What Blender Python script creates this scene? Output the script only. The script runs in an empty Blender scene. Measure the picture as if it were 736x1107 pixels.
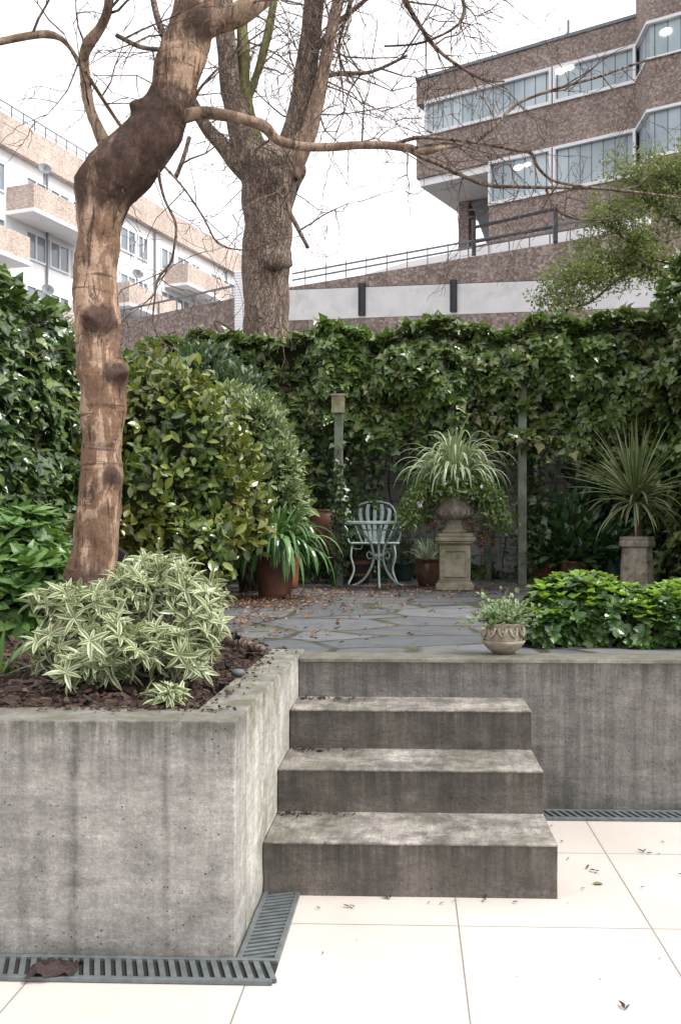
import bpy, math, random
import numpy as np
from mathutils import Vector, noise
PI = math.pi
R = math.radians
SC = bpy.context.scene
COL = SC.collection
# ------------------------------------------------------------------ camera
TH = R(2.0); F = 1000.0; CX = 410.0; CY = 580.0; H0 = 1.11
FWD = Vector((-math.sin(TH), math.cos(TH), 0)); RGT = Vector((math.cos(TH), math.sin(TH), 0))
cam_d = bpy.data.cameras.new('camera'); cam = bpy.data.objects.new('camera', cam_d); COL.objects.link(cam)
cam.location = (0, 0, H0); cam.rotation_euler = (R(90), 0, TH)
cam_d.sensor_fit = 'VERTICAL'; cam_d.sensor_height = 24; cam_d.lens = 24 * F / 1107
cam_d.shift_x = (368 - CX) / 1107; cam_d.shift_y = (CY - 553.5) / 1107
cam_d.clip_start = .05; cam_d.clip_end = 3000
SC.camera = cam
# ------------------------------------------------------------------ sky and sun
SUN_EL = R(52); SUN_AZ = R(100)          # azimuth measured from +Y (ahead) towards +X (right)
world = bpy.data.worlds.new('World'); SC.world = world; world.use_nodes = True
wn = world.node_tree; wn.nodes.clear()
sky = wn.nodes.new('ShaderNodeTexSky'); sky.sky_type = 'NISHITA'; sky.sun_disc = False
sky.sun_elevation = SUN_EL; sky.sun_rotation = SUN_AZ; sky.dust_density = 6; sky.ozone_density = 1.0; sky.air_density = 1.2
hs = wn.nodes.new('ShaderNodeHueSaturation'); hs.inputs['Saturation'].default_value = .10
mx = wn.nodes.new('ShaderNodeMix'); mx.data_type = 'RGBA'; mx.inputs[0].default_value = .55
mx.inputs[7].default_value = (8.6, 8.3, 8.6, 1)       # bright cloud veil
bg = wn.nodes.new('ShaderNodeBackground'); bg.inputs[1].default_value = .13
wo = wn.nodes.new('ShaderNodeOutputWorld')
wn.links.new(sky.outputs[0], hs.inputs['Color']); wn.links.new(hs.outputs[0], mx.inputs[6])
wn.links.new(mx.outputs[2], bg.inputs[0]); wn.links.new(bg.outputs[0], wo.inputs[0])
sd = bpy.data.lights.new('sun', 'SUN'); sd.energy = 1.5; sd.angle = R(12); sd.color = (1, .96, .90)
sun = bpy.data.objects.new('sun', sd); COL.objects.link(sun)
sdir = Vector((math.sin(SUN_AZ) * math.cos(SUN_EL), math.cos(SUN_AZ) * math.cos(SUN_EL), math.sin(SUN_EL)))
sun.rotation_euler = sdir.to_track_quat('Z', 'Y').to_euler(); sun.location = sdir * 30
SC.view_settings.view_transform = 'Standard'; SC.view_settings.look = 'None'
SC.view_settings.exposure = 1.0; SC.view_settings.gamma = 1
SC.cycles.max_bounces = 6; SC.cycles.transparent_max_bounces = 8

# ------------------------------------------------------------------ helpers
def ray(px, py): return FWD + RGT * ((px - CX) / F) + Vector((0, 0, (CY - py) / F))
def P(px, py, Y):
    d = ray(px, py); t = Y / d.y
    return Vector((d.x * t, Y, H0 + d.z * t))
def PZ(px, py, z):
    d = ray(px, py); t = (z - H0) / d.z
    return Vector((d.x * t, d.y * t, z))
def PL(px, py, A, dr):        # the point of a vertical plane (through A along dr)
    n = Vector((dr[1], -dr[0], 0)); d = ray(px, py)
    t = (Vector((A[0], A[1], 0)).dot(n)) / d.dot(n)
    return Vector((d.x * t, d.y * t, H0 + d.z * t))
ORG = {}
class MB:
    def __init__(s): s.v = []; s.f = []; s.edge = []; s.rnd = []; s.attr = False; s.n = 0
    def add(s, vs, fs, e=0.0, r=0.0):
        o = s.n
        s.v.extend([tuple(v) for v in vs]); s.f.extend([tuple(i + o for i in f) for f in fs])
        k = len(vs); s.n += k
        s.edge.extend(e if hasattr(e, '__len__') else [e] * k); s.rnd.extend(r if hasattr(r, '__len__') else [r] * k)
    def box(s, a, b):
        x0, y0, z0 = a; x1, y1, z1 = b
        s.add([(x0,y0,z0),(x1,y0,z0),(x1,y1,z0),(x0,y1,z0),(x0,y0,z1),(x1,y0,z1),(x1,y1,z1),(x0,y1,z1)],
              [(0,3,2,1),(4,5,6,7),(0,1,5,4),(1,2,6,5),(2,3,7,6),(3,0,4,7)])
    def obox(s, c, ux, uy, uz):      # centre and three half vectors
        c = Vector(c); ux = Vector(ux); uy = Vector(uy); uz = Vector(uz)
        vs = [c + ux*i + uy*j + uz*k for k in (-1,1) for (i,j) in ((-1,-1),(1,-1),(1,1),(-1,1))]
        s.add(vs, [(0,3,2,1),(4,5,6,7),(0,1,5,4),(1,2,6,5),(2,3,7,6),(3,0,4,7)])
    def prism(s, pts, off):          # polygon and an extrusion vector
        off = Vector(off); n = len(pts); a = [Vector(p) for p in pts]; b = [p + off for p in a]
        s.add(a + b, [tuple(range(n))[::-1], tuple(range(n, 2*n))] + [(i, (i+1) % n, n + (i+1) % n, n + i) for i in range(n)])
    def bar(s, a, b, w, h=None):
        a = Vector(a); b = Vector(b); d = (b - a); L = d.length
        if L < 1e-6: return
        d /= L; up = Vector((0,0,1)) if abs(d.z) < .95 else Vector((0,1,0))
        x = d.cross(up).normalized(); y = x.cross(d).normalized()
        s.obox((a+b)/2, d*L/2, x*w/2, y*(h or w)/2)
    def tube(s, pts, rad, seg=8, bump=0, bs=6, cap=True, sq=1.0):
        pts = [Vector(p) for p in pts]; n = len(pts)
        if not hasattr(rad, '__len__'): rad = [rad] * n
        T = [(pts[min(i+1,n-1)] - pts[max(i-1,0)]).normalized() for i in range(n)]
        u = T[0].orthogonal().normalized(); vs = []; 
        for i in range(n):
            u = (u - T[i] * u.dot(T[i])).normalized(); w = T[i].cross(u)
            for k in range(seg):
                a = 2*PI*k/seg; dv = u*math.cos(a) + w*math.sin(a)*sq
                r = rad[i]
                if bump: r *= 1 + bump * noise.noise((pts[i] + dv*r) * bs)
                vs.append(pts[i] + dv * r)
        fs = [(i*seg+k, i*seg+(k+1)%seg, (i+1)*seg+(k+1)%seg, (i+1)*seg+k) for i in range(n-1) for k in range(seg)]
        if cap: fs += [tuple(range(seg))[::-1], tuple(range((n-1)*seg, n*seg))]
        s.add(vs, fs)
    def lathe(s, prof, c, seg=32, bump=0, bs=8, rot=0, closed=True, flat=False):
        c = Vector(c); vs = []
        for (r, z) in prof:
            for k in range(seg):
                a = 2*PI*k/seg + rot; rr = r
                p = Vector((math.cos(a)*rr, math.sin(a)*rr, z))
                if bump: p *= 1; q = 1 + bump*noise.noise((c+p)*bs); p.x *= q; p.y *= q
                vs.append(c + p)
        n = len(prof)
        fs = [(i*seg+k, i*seg+(k+1)%seg, (i+1)*seg+(k+1)%seg, (i+1)*seg+k) for i in range(n-1) for k in range(seg)]
        if closed: fs += [tuple(range(seg))[::-1], tuple(range((n-1)*seg, n*seg))]
        s.add(vs, fs)
    def leaves(s, T, pos, d, nr, size, rnd, wid=None):
        pos = np.asarray(pos, float); d = np.asarray(d, float); nr = np.asarray(nr, float); N = len(pos)
        if N == 0: return
        d /= np.linalg.norm(d, axis=1, keepdims=True) + 1e-9
        y = np.cross(nr, d); y /= np.linalg.norm(y, axis=1, keepdims=True) + 1e-9
        z = np.cross(d, y)
        tv = np.array(T['v'], float); size = np.broadcast_to(np.asarray(size, float), (N,))
        w = np.ones(N) if wid is None else np.broadcast_to(wid, (N,))
        V = pos[:, None] + size[:, None, None] * (tv[None, :, 0:1]*d[:, None] + w[:, None, None]*tv[None, :, 1:2]*y[:, None] + tv[None, :, 2:3]*z[:, None])
        k = len(tv); o = s.n
        s.v.extend(map(tuple, V.reshape(-1, 3).tolist()))
        off = (np.arange(N) * k + o).tolist(); Fs = T['f']
        s.f.extend([tuple(i + q for i in f) for q in off for f in Fs])
        s.edge.extend(np.tile(T['e'], N).tolist()); s.rnd.extend(np.repeat(rnd, k).tolist())
        s.n += N * k; s.attr = True
    def build(s, name, mat, parent=None, smooth=False, bevel=0, base=None):
        me = bpy.data.meshes.new(name)
        if parent is not None: org = ORG[parent.name]
        elif base is not None: org = Vector(base)
        else:
            a = np.array(s.v); org = Vector(((a[:,0].min()+a[:,0].max())/2, (a[:,1].min()+a[:,1].max())/2, a[:,2].min()))
        vv = (np.array(s.v) - np.array(org)).tolist()
        me.from_pydata(vv, [], s.f)
        if s.attr:
            for nm, dat in (('edge', s.edge), ('rnd', s.rnd)):
                at = me.attributes.new(nm, 'FLOAT', 'POINT'); at.data.foreach_set('value', np.array(dat, dtype=np.float32))
        if smooth: me.polygons.foreach_set('use_smooth', [True]*len(me.polygons))
        me.materials.append(mat); me.update()
        o = bpy.data.objects.new(name, me); COL.objects.link(o)
        if parent is not None: o.parent = parent
        else: o.location = org
        ORG[o.name] = org
        if bevel:
            b = o.modifiers.new('bevel', 'BEVEL'); b.width = bevel; b.segments = 2; b.limit_method = 'ANGLE'; b.angle_limit = R(35)
        return o
def thing(name, label, cat, loc, group=None):
    o = bpy.data.objects.new(name, None); COL.objects.link(o); o.location = loc; o.empty_display_size = .1
    o['label'] = label; o['category'] = cat
    if group: o['group'] = group
    ORG[o.name] = Vector(loc); return o
def tag(o, label=None, cat=None, group=None, kind=None):
    if label: o['label'] = label
    if cat: o['category'] = cat
    if group: o['group'] = group
    if kind: o['kind'] = kind
    return o
def spline(pts, rad=None, k=5):
    pts = [Vector(p) for p in pts]; n = len(pts); out = []; ro = []
    for i in range(n-1):
        p0 = pts[max(i-1,0)]; p1 = pts[i]; p2 = pts[i+1]; p3 = pts[min(i+2,n-1)]
        for j in range(k):
            t = j/k
            out.append(.5*((2*p1) + (p2-p0)*t + (2*p0-5*p1+4*p2-p3)*t*t + (3*p1-p0-3*p2+p3)*t**3))
            if rad: ro.append(rad[i]*(1-t)+rad[i+1]*t)
    out.append(pts[-1])
    if rad: ro.append(rad[-1]); return out, ro
    return out
RNG = np.random.default_rng(7)
def rv(n): 
    a = RNG.normal(size=(n,3)); return a/np.linalg.norm(a,axis=1,keepdims=True)

# ------------------------------------------------------------------ node helpers
class NT:
    def __init__(s, name):
        s.m = bpy.data.materials.new(name); s.m.use_nodes = True; s.t = s.m.node_tree; s.t.nodes.clear()
        s.out = s.t.nodes.new('ShaderNodeOutputMaterial'); s.b = s.t.nodes.new('ShaderNodeBsdfPrincipled')
        s.t.links.new(s.b.outputs[0], s.out.inputs[0]); s.tc = s.t.nodes.new('ShaderNodeTexCoord')
    def N(s, ty, **kw):
        n = s.t.nodes.new(ty)
        for k, v in kw.items(): setattr(n, k, v)
        return n
    def L(s, a, b): s.t.links.new(a, b)
    def coord(s, scale=(1,1,1), loc=(0,0,0), src=None):
        m = s.N('ShaderNodeMapping'); m.inputs['Scale'].default_value = scale; m.inputs['Location'].default_value = loc
        s.L(src or s.geo(), m.inputs[0]); return m.outputs[0]
    def geo(s):
        g = s.N('ShaderNodeNewGeometry'); return g.outputs['Position']
    def noise(s, v, scale=5, det=4, rough=.55, dist=0):
        n = s.N('ShaderNodeTexNoise'); n.inputs['Scale'].default_value = scale; n.inputs['Detail'].default_value = det
        n.inputs['Roughness'].default_value = rough; n.inputs['Distortion'].default_value = dist; s.L(v, n.inputs['Vector']); return n.outputs['Fac']
    def vor(s, v, scale=5, feature='F1', out='Distance', rnd=1):
        n = s.N('ShaderNodeTexVoronoi'); n.feature = feature; n.inputs['Scale'].default_value = scale; n.inputs['Randomness'].default_value = rnd
        s.L(v, n.inputs['Vector']); return n.outputs[out]
    def ramp(s, v, stops):
        n = s.N('ShaderNodeValToRGB'); e = n.color_ramp.elements
        while len(e) < len(stops): e.new(.5)
        for i, (p, c) in enumerate(stops):
            e[i].position = p; e[i].color = (c, c, c, 1) if not hasattr(c, '__len__') else (*c, 1)
        s.L(v, n.inputs[0]); return n.outputs[0]
    def mix(s, f, a, b, mode='MIX'):
        n = s.N('ShaderNodeMix', data_type='RGBA', blend_type=mode)
        for i, q in ((0, f), (6, a), (7, b)):
            if hasattr(q, 'is_linked'): s.L(q, n.inputs[i])
            else: n.inputs[i].default_value = q if i == 0 else ((q,q,q,1) if not hasattr(q,'__len__') else (*q,1))
        return n.outputs[2]
    def math(s, op, a, b=0, clamp=False):
        n = s.N('ShaderNodeMath', operation=op, use_clamp=clamp)
        for i, q in ((0, a), (1, b)):
            if hasattr(q, 'is_linked'): s.L(q, n.inputs[i])
            else: n.inputs[i].default_value = q
        return n.outputs[0]
    def sep(s, v):
        n = s.N('ShaderNodeSeparateXYZ'); s.L(v, n.inputs[0]); return n.outputs
    def fin(s, col, rough=.7, bump=None, bs=.3, bd=.01, spec=.5, metal=0):
        if hasattr(col, 'is_linked'): s.L(col, s.b.inputs['Base Color'])
        else: s.b.inputs['Base Color'].default_value = (*col, 1)
        if hasattr(rough, 'is_linked'): s.L(rough, s.b.inputs['Roughness'])
        else: s.b.inputs['Roughness'].default_value = rough
        s.b.inputs['Specular IOR Level'].default_value = spec; s.b.inputs['Metallic'].default_value = metal
        if bump is not None:
            b = s.N('ShaderNodeBump'); b.inputs['Strength'].default_value = bs; b.inputs['Distance'].default_value = bd
            s.L(bump, b.inputs['Height']); s.L(b.outputs[0], s.b.inputs['Normal'])
        return s.m
def concrete(name, lo, hi, joints=(), axis=0, tread=False, streak=.5, green=0, dark_top=None, foot=None):
    t = NT(name); v = t.geo()
    g_ = t.N('ShaderNodeNewGeometry'); side = t.math('SUBTRACT', 1, t.math('MULTIPLY', t.math('ABSOLUTE', t.sep(g_.outputs['True Normal'])[2]), 1.6), True)
    n1 = t.noise(v, 3.4, 8, .68, .5); base = t.ramp(n1, [(.34, lo), (.66, hi)])
    base = t.mix(.75, base, t.ramp(t.noise(t.coord((1,1,2.2)), 11, 7, .75, .3), [(.34, .55), (.66, 1.22)]), 'MULTIPLY')
    base = t.mix(.55, base, t.ramp(t.noise(v, 95, 5, .8), [(.36, .55), (.64, 1.3)]), 'MULTIPLY')
    scr = t.ramp(t.noise(t.coord((1.2,1.2,26)), 2.5, 6, .75), [(.56, 1), (.66, 1.35)]); base = t.mix(t.math('MULTIPLY', side, .5), base, scr, 'MULTIPLY')
    if tread:
        base = t.mix(.8, base, t.ramp(t.noise(v, 6.5, 8, .75, .4), [(.4, .35), (.58, 1.15)]), 'MULTIPLY')
        base = t.mix(.6, base, t.ramp(t.noise(t.coord((20,3,1)), 1.8, 8, .8), [(.38, .45), (.62, 1.25)]), 'MULTIPLY')
    if streak:
        st = t.noise(t.coord((9,9,.45)), 1.5, 6, .75); st2 = t.noise(t.coord((42,42,1.0)), 1, 4, .7)
        base = t.mix(t.math('MULTIPLY', side, streak), base, t.ramp(st, [(.38, .42), (.58, 1.1)]), 'MULTIPLY')
        base = t.mix(t.math('MULTIPLY', side, streak*.6), base, t.ramp(st2, [(.38, .5), (.6, 1.12)]), 'MULTIPLY')
    pit = t.ramp(t.vor(v, 42), [(.07, .2), (.13, 1)]); pm = t.ramp(t.noise(v, 9, 2), [(.44, 0), (.56, 1)])
    base = t.mix(pm, base, pit, 'MULTIPLY')
    sp = t.ramp(t.vor(t.coord((1,1,1),(3.3,1,2)), 60), [(.08, 1.7), (.15, 1)]); base = t.mix(.6, base, sp, 'MULTIPLY')
    xyz = t.sep(v)
    for (c, w, s_) in joints:
        wob = t.math('MULTIPLY', t.math('SUBTRACT', t.noise(t.coord((0,0,1)), 5, 4), .5), .03)
        d = t.math('ABSOLUTE', t.math('SUBTRACT', t.math('ADD', xyz[axis], wob), c))
        k = t.ramp(t.math('DIVIDE', d, w), [(.0, 1), (.25, .75), (1, 0)])
        k = t.math('MULTIPLY', k, t.ramp(t.noise(v, 14, 6, .75), [(.36, .15), (.62, 1)]))
        base = t.mix(t.math('MULTIPLY', t.math('MULTIPLY', k, side), s_), base, (.035,.032,.024))
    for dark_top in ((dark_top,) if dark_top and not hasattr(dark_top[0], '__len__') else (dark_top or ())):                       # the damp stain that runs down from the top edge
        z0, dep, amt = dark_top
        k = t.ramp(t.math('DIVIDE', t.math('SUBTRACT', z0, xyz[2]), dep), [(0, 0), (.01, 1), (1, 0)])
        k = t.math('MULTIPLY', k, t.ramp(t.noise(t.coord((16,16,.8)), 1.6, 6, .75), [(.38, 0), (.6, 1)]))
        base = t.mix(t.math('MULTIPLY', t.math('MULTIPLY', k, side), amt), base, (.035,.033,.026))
    if foot:
        z0, dep, amt = foot
        k = t.ramp(t.math('DIVIDE', t.math('SUBTRACT', xyz[2], z0), dep), [(0, 1), (1, 0)])
        k = t.math('MULTIPLY', k, t.ramp(t.noise(v, 9, 6, .75), [(.35, .2), (.62, 1)]))
        base = t.mix(t.math('MULTIPLY', k, amt), base, (.055,.055,.03))
    if not tread:                      # level tops darkened in colour against the bright sky light, with algae blotches
        tn = t.math('SUBTRACT', 1, side); base = t.mix(t.math('MULTIPLY', tn, t.ramp(t.noise(v, 7, 7, .75), [(.3, .45), (.65, .85)])), base, (.13,.125,.105))
        eg = t.ramp(t.math('ABSOLUTE', t.math('SUBTRACT', xyz[2], .622)), [(.0, 1), (.06, 0)])
        base = t.mix(t.math('MULTIPLY', eg, t.ramp(t.noise(v, 13, 7, .75), [(.42, 0), (.6, .75)])), base, (.075,.075,.04))
    if green:
        g = t.ramp(t.noise(v, 5, 7, .75), [(.5, 0), (.66, 1)]); base = t.mix(t.math('MULTIPLY', g, green), base, (.10,.105,.045))
    bb = t.math('ADD', t.noise(v, 60, 6, .8), t.math('MULTIPLY', t.ramp(t.vor(v, 42), [(.05, 0), (.14, 1)]), .6))
    return t.fin(base, t.ramp(n1, [(.3, .55), (.7, .85)]), bb, .7, .006, .35)
def aggregate(name, a, b, sc=26):
    t = NT(name); v = t.geo()
    c = t.vor(v, sc, out='Color'); cs = t.mix(.5, t.sep(c)[0], t.noise(v, sc*.8, 4, .8))
    base = t.ramp(cs, [(0, tuple(x*.45 for x in a)), (.5, a), (1, b)])
    base = t.mix(.6, base, t.ramp(t.noise(t.coord((1,1,.4)), .9, 5, .6), [(.3, .6), (.7, 1.12)]), 'MULTIPLY')
    return t.fin(base, .9, t.vor(v, sc), .6, .02, .2)
def plain(name, c, rough=.6, var=.25, sc=8, bump=.15, spec=.4, metal=0, c2=None, th=(.45,.65)):
    t = NT(name); v = t.geo(); n = t.noise(v, sc, 5, .6)
    base = t.mix(1, c, t.ramp(n, [(.3, 1-var), (.7, 1+var*.4)]), 'MULTIPLY')
    if c2: base = t.mix(t.ramp(t.noise(v, sc*.7, 6, .65, .6), [(th[0], 0), (th[1], 1)]), base, c2)
    return t.fin(base, rough, t.noise(v, sc*6, 3), bump, .003, spec, metal)
def leafmat(name, cols, rough=.38, edge=None, eth=(.55,.75), trans=.25, tcol=None, spec=.5, vein=True, patch=None):
    t = NT(name)
    a = t.N('ShaderNodeAttribute', attribute_name='rnd'); e = t.N('ShaderNodeAttribute', attribute_name='edge')
    n = len(cols); base = t.ramp(a.outputs['Fac'], [(i/(n-1), c) for i, c in enumerate(cols)])
    if patch:
        base = t.mix(t.ramp(t.noise(t.geo(), patch[1], 3), [(.45, 0), (.62, 1)]), base, t.mix(.75, base, patch[0]))
    if edge: base = t.mix(t.ramp(e.outputs['Fac'], [(eth[0], 0), (eth[1], 1)]), base, edge)
    elif vein: base = t.mix(t.ramp(e.outputs['Fac'], [(0, .45), (.25, 0)]), base, t.mix(.5, base, (.35,.42,.16)))
    t.fin(base, rough, spec=spec)
    tr = t.N('ShaderNodeBsdfTranslucent'); ms = t.N('ShaderNodeMixShader'); ms.inputs[0].default_value = trans
    tc = t.mix(.6, base, tcol or (.18,.32,.04), 'MIX'); t.L(tc, tr.inputs[0])
    t.L(t.b.outputs[0], ms.inputs[1]); t.L(tr.outputs[0], ms.inputs[2]); t.L(ms.outputs[0], t.out.inputs[0])
    return t.m
def lance(nseg=4, wmax=.17, peak=.5, droop=.12, fold=.05):
    v = []; e = []; f = []
    for i in range(nseg+1):
        u = i/nseg; w = wmax * (math.sin(PI*min(1, u**(math.log(.5)/math.log(peak))))**.8 if 0 < u < 1 else .0) + (.008 if u in (0,) else 0)
        z = -droop*u*u
        v += [(u, -w, z+fold*w/wmax), (u, 0, z), (u, w, z+fold*w/wmax)]; e += [1, 0, 1]
    for i in range(nseg): a = 3*i; f += [(a, a+3, a+4, a+1), (a+1, a+4, a+5, a+2)]
    return dict(v=v, f=f, e=np.array(e, float))
IVY = dict(v=[(.0,0,0),(.45,0,-.03),(-.12,-.28,.03),(.18,-.52,.0),(.42,-.30,.03),(1,0,-.12),(.42,.30,.03),(.18,.52,0),(-.12,.28,.03)],
           f=[(0,2,3,1),(1,3,4,5),(0,1,7,8),(1,5,6,7)], e=np.array([0,0,1,1,1,.6,1,1,1], float))
LAN = lance(4, .16); LANW = lance(4, .25, .55, .15, .06); TINY = lance(2, .2, .5, .1, .04); OVAL = lance(4, .3, .55, .12, .07); NARR = lance(5, .12, .55, .3, .03)

# ------------------------------------------------------------------ materials
M = {}
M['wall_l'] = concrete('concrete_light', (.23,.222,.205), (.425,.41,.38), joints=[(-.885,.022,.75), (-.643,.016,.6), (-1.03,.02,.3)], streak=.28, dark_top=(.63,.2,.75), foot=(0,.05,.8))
M['wall_r'] = concrete('concrete_board_marked', (.15,.142,.13), (.255,.24,.222), streak=.6, dark_top=(.60,.14,.8), foot=(0,.06,.5))
M['step'] = concrete('concrete_step_shaded', (.075,.065,.056), (.185,.165,.145), streak=.4, green=.15, dark_top=[(.160,.15,.95),(.306,.14,.95),(.452,.14,.95)])  # darker than the treads: riser shade put into the base, plus drip stains
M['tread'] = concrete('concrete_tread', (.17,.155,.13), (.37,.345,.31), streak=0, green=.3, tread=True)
M['cope'] = concrete('concrete_cope', (.17,.16,.14), (.31,.295,.265), streak=0, green=.35)
def tile_mat():
    t = NT('cream_porcelain_paving'); v = t.geo(); s_ = t.sep(v)
    n = t.noise(v, 2.2, 5, .6); base = t.ramp(n, [(.3, (.475,.435,.395)), (.7, (.54,.505,.465))])
    base = t.mix(.5, base, t.ramp(t.noise(v, 90, 3), [(.35, .93), (.6, 1.03)]), 'MULTIPLY')
    ds = None
    for ax, o, st in ((0, .133, .5455), (1, 2.643, .622)):
        q = t.math('DIVIDE', t.math('SUBTRACT', s_[ax], o - st*20), st); fr = t.math('FRACT', q)
        d = t.math('MULTIPLY', t.math('MINIMUM', fr, t.math('SUBTRACT', 1, fr)), st); ds = d if ds is None else t.math('MINIMUM', ds, d)
    jm = t.ramp(t.math('MULTIPLY', ds, 100), [(.13, 1), (.24, 0)])
    base = t.mix(jm, base, (.13,.125,.12)); 
    dm = t.ramp(t.noise(v, 34, 8, .8), [(.6, 0), (.7, 1)]); base = t.mix(t.math('MULTIPLY', dm, .35), base, (.36,.31,.26)); dm = t.ramp(t.noise(v, 1.3, 7, .7, .5), [(.5, 0), (.68, 1)]); base = t.mix(t.math('MULTIPLY', dm, .3), base, (.42,.37,.33)); jd = t.ramp(t.math('MULTIPLY', t.math('ADD', ds, t.math('MULTIPLY', t.noise(v, 12, 5), .03)), 10), [(.1, .3), (.3, 0)]); base = t.mix(jd, base, (.34,.31,.285))
    return t.fin(base, t.ramp(n, [(.3,.38),(.7,.5)]), t.math('SUBTRACT', 1, jm), .5, .002, .4)
M['tile'] = tile_mat()
def flag_mat():
    t = NT('slate_flagstones'); v = t.geo()
    dn = t.N('ShaderNodeTexNoise'); dn.inputs['Scale'].default_value = 2.6; t.L(v, dn.inputs['Vector'])
    add = t.N('ShaderNodeVectorMath', operation='MULTIPLY_ADD'); t.L(dn.outputs['Color'], add.inputs[0]); add.inputs[1].default_value = (.16,.16,0); t.L(v, add.inputs[2])
    vv = add.outputs[0]
    b1 = t.vor(t.coord((1.5,1.8,0), src=vv), 1, 'DISTANCE_TO_EDGE', rnd=.75); cc = t.sep(t.vor(t.coord((1.5,1.8,0), src=vv), 1, out='Color', rnd=.75))[0]
    base = t.ramp(cc, [(0, (.088,.094,.103)), (.5, (.115,.12,.13)), (1, (.15,.154,.162))])
    base = t.mix(.6, base, t.ramp(t.noise(v, 5, 6, .65), [(.3,.6),(.7,1.2)]), 'MULTIPLY')
    base = t.mix(t.ramp(t.noise(v, 1.7, 5, .7), [(.54,0),(.7,.5)]), base, (.15,.13,.10))
    j = t.ramp(t.math('ADD', b1, t.math('MULTIPLY', t.math('SUBTRACT', t.noise(v, 30, 3), .5), .02)), [(.016, 1), (.045, 0)])
    mo = t.ramp(t.noise(v, 3.3, 5, .7), [(.46, 0), (.6, 1)])
    base = t.mix(j, base, t.mix(mo, (.035,.033,.03), (.065,.08,.025)))
    halo = t.math('MULTIPLY', t.ramp(b1, [(.02, 1), (.16, 0)]), t.math('MULTIPLY', mo, t.ramp(t.noise(v, 16, 5, .7), [(.5,0),(.64,.55)])))
    base = t.mix(halo, base, (.11,.13,.035))
    return t.fin(base, t.ramp(t.noise(v, 7, 4), [(.3,.42),(.7,.75)]), t.math('ADD', t.math('SUBTRACT', 1, j), t.math('MULTIPLY', t.noise(v, 18, 5), .25)), .8, .01, .4)
M['flag'] = flag_mat()
M['soil'] = plain('dark_soil', (.035,.024,.017), .95, .6, 30, .8, .2, c2=(.07,.05,.035))
M['chip'] = leafmat('bark_chips', [(.018,.012,.01), (.04,.025,.02), (.09,.055,.04), (.03,.02,.018)], .8, trans=.0, spec=.3, vein=False)
M['litter'] = leafmat('dry_leaf_litter', [(.08,.04,.025), (.19,.10,.06), (.33,.21,.14), (.13,.065,.04)], .75, trans=.1, tcol=(.3,.15,.05), spec=.3, vein=False)
M['grate'] = plain('galvanised_drain_grate', (.17,.195,.20), .5, .35, 25, .2, .5, .5, c2=(.09,.09,.05), th=(.6,.75))
M['slot_shade'] = plain('drain_channel_shade', (.02,.02,.017), .9)
M['teal'] = plain('verdigris_paint', (.50,.64,.60), .45, .25, 14, .2, .5, c2=(.24,.31,.27), th=(.58,.78))
M['post'] = plain('pale_green_painted_timber', (.19,.22,.17), .75, .4, 9, .3, .3, c2=(.10,.12,.08))
M['stone'] = plain('mossy_cast_stone', (.30,.27,.20), .9, .45, 9, .6, .3, c2=(.14,.15,.06), th=(.5,.68))
M['stone2'] = plain('weathered_stone', (.34,.30,.235), .9, .5, 16, .6, .3, c2=(.12,.11,.075), th=(.5,.68))
M['pink'] = plain('weathered_terracotta_stone', (.33,.285,.235), .9, .45, 14, .6, .3, c2=(.12,.10,.07), th=(.52,.7))
M['terra'] = plain('terracotta', (.24,.085,.045), .8, .4, 10, .3, .3, c2=(.10,.06,.04), th=(.55,.75))
M['terra2'] = plain('dark_terracotta', (.16,.065,.042), .65, .4, 10, .3, .4, c2=(.07,.045,.035), th=(.5,.7))
M['brownglaze'] = plain('brown_glaze', (.16,.085,.045), .3, .4, 10, .1, .6, c2=(.07,.04,.025))
M['darkpot'] = plain('dark_barrel_wood', (.05,.035,.03), .6, .4, 12)
M['greenpot'] = plain('green_glaze', (.035,.07,.055), .3, .3, 9, .1, .6)
M['brass'] = plain('hoop_brown', (.20,.09,.05), .6)
M['black'] = plain('black_plastic', (.012,.013,.016), .35)
M['gardenwall'] = None
def blockwall():
    t = NT('pale_garden_wall_blocks'); v = t.geo()
    sw = t.N('ShaderNodeCombineXYZ'); s_ = t.sep(v); t.L(t.math('ADD', s_[0], s_[1]), sw.inputs[0]); t.L(s_[2], sw.inputs[1])
    b = t.N('ShaderNodeTexBrick'); b.inputs['Scale'].default_value = 1; b.inputs['Brick Width'].default_value = .45; b.inputs['Row Height'].default_value = .22
    b.inputs['Mortar Size'].default_value = .008; t.L(sw.outputs[0], b.inputs['Vector'])
    b.inputs['Color1'].default_value = (.66,.65,.63,1); b.inputs['Color2'].default_value = (.55,.54,.53,1); b.inputs['Mortar'].default_value = (.34,.33,.32,1)
    base = t.mix(.8, b.outputs[0], t.ramp(t.noise(v, 6, 6, .7), [(.3,.45),(.7,1.15)]), 'MULTIPLY')
    return t.fin(base, .9, t.noise(v, 30, 4), .5, .01)
M['gardenwall'] = blockwall()
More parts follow.
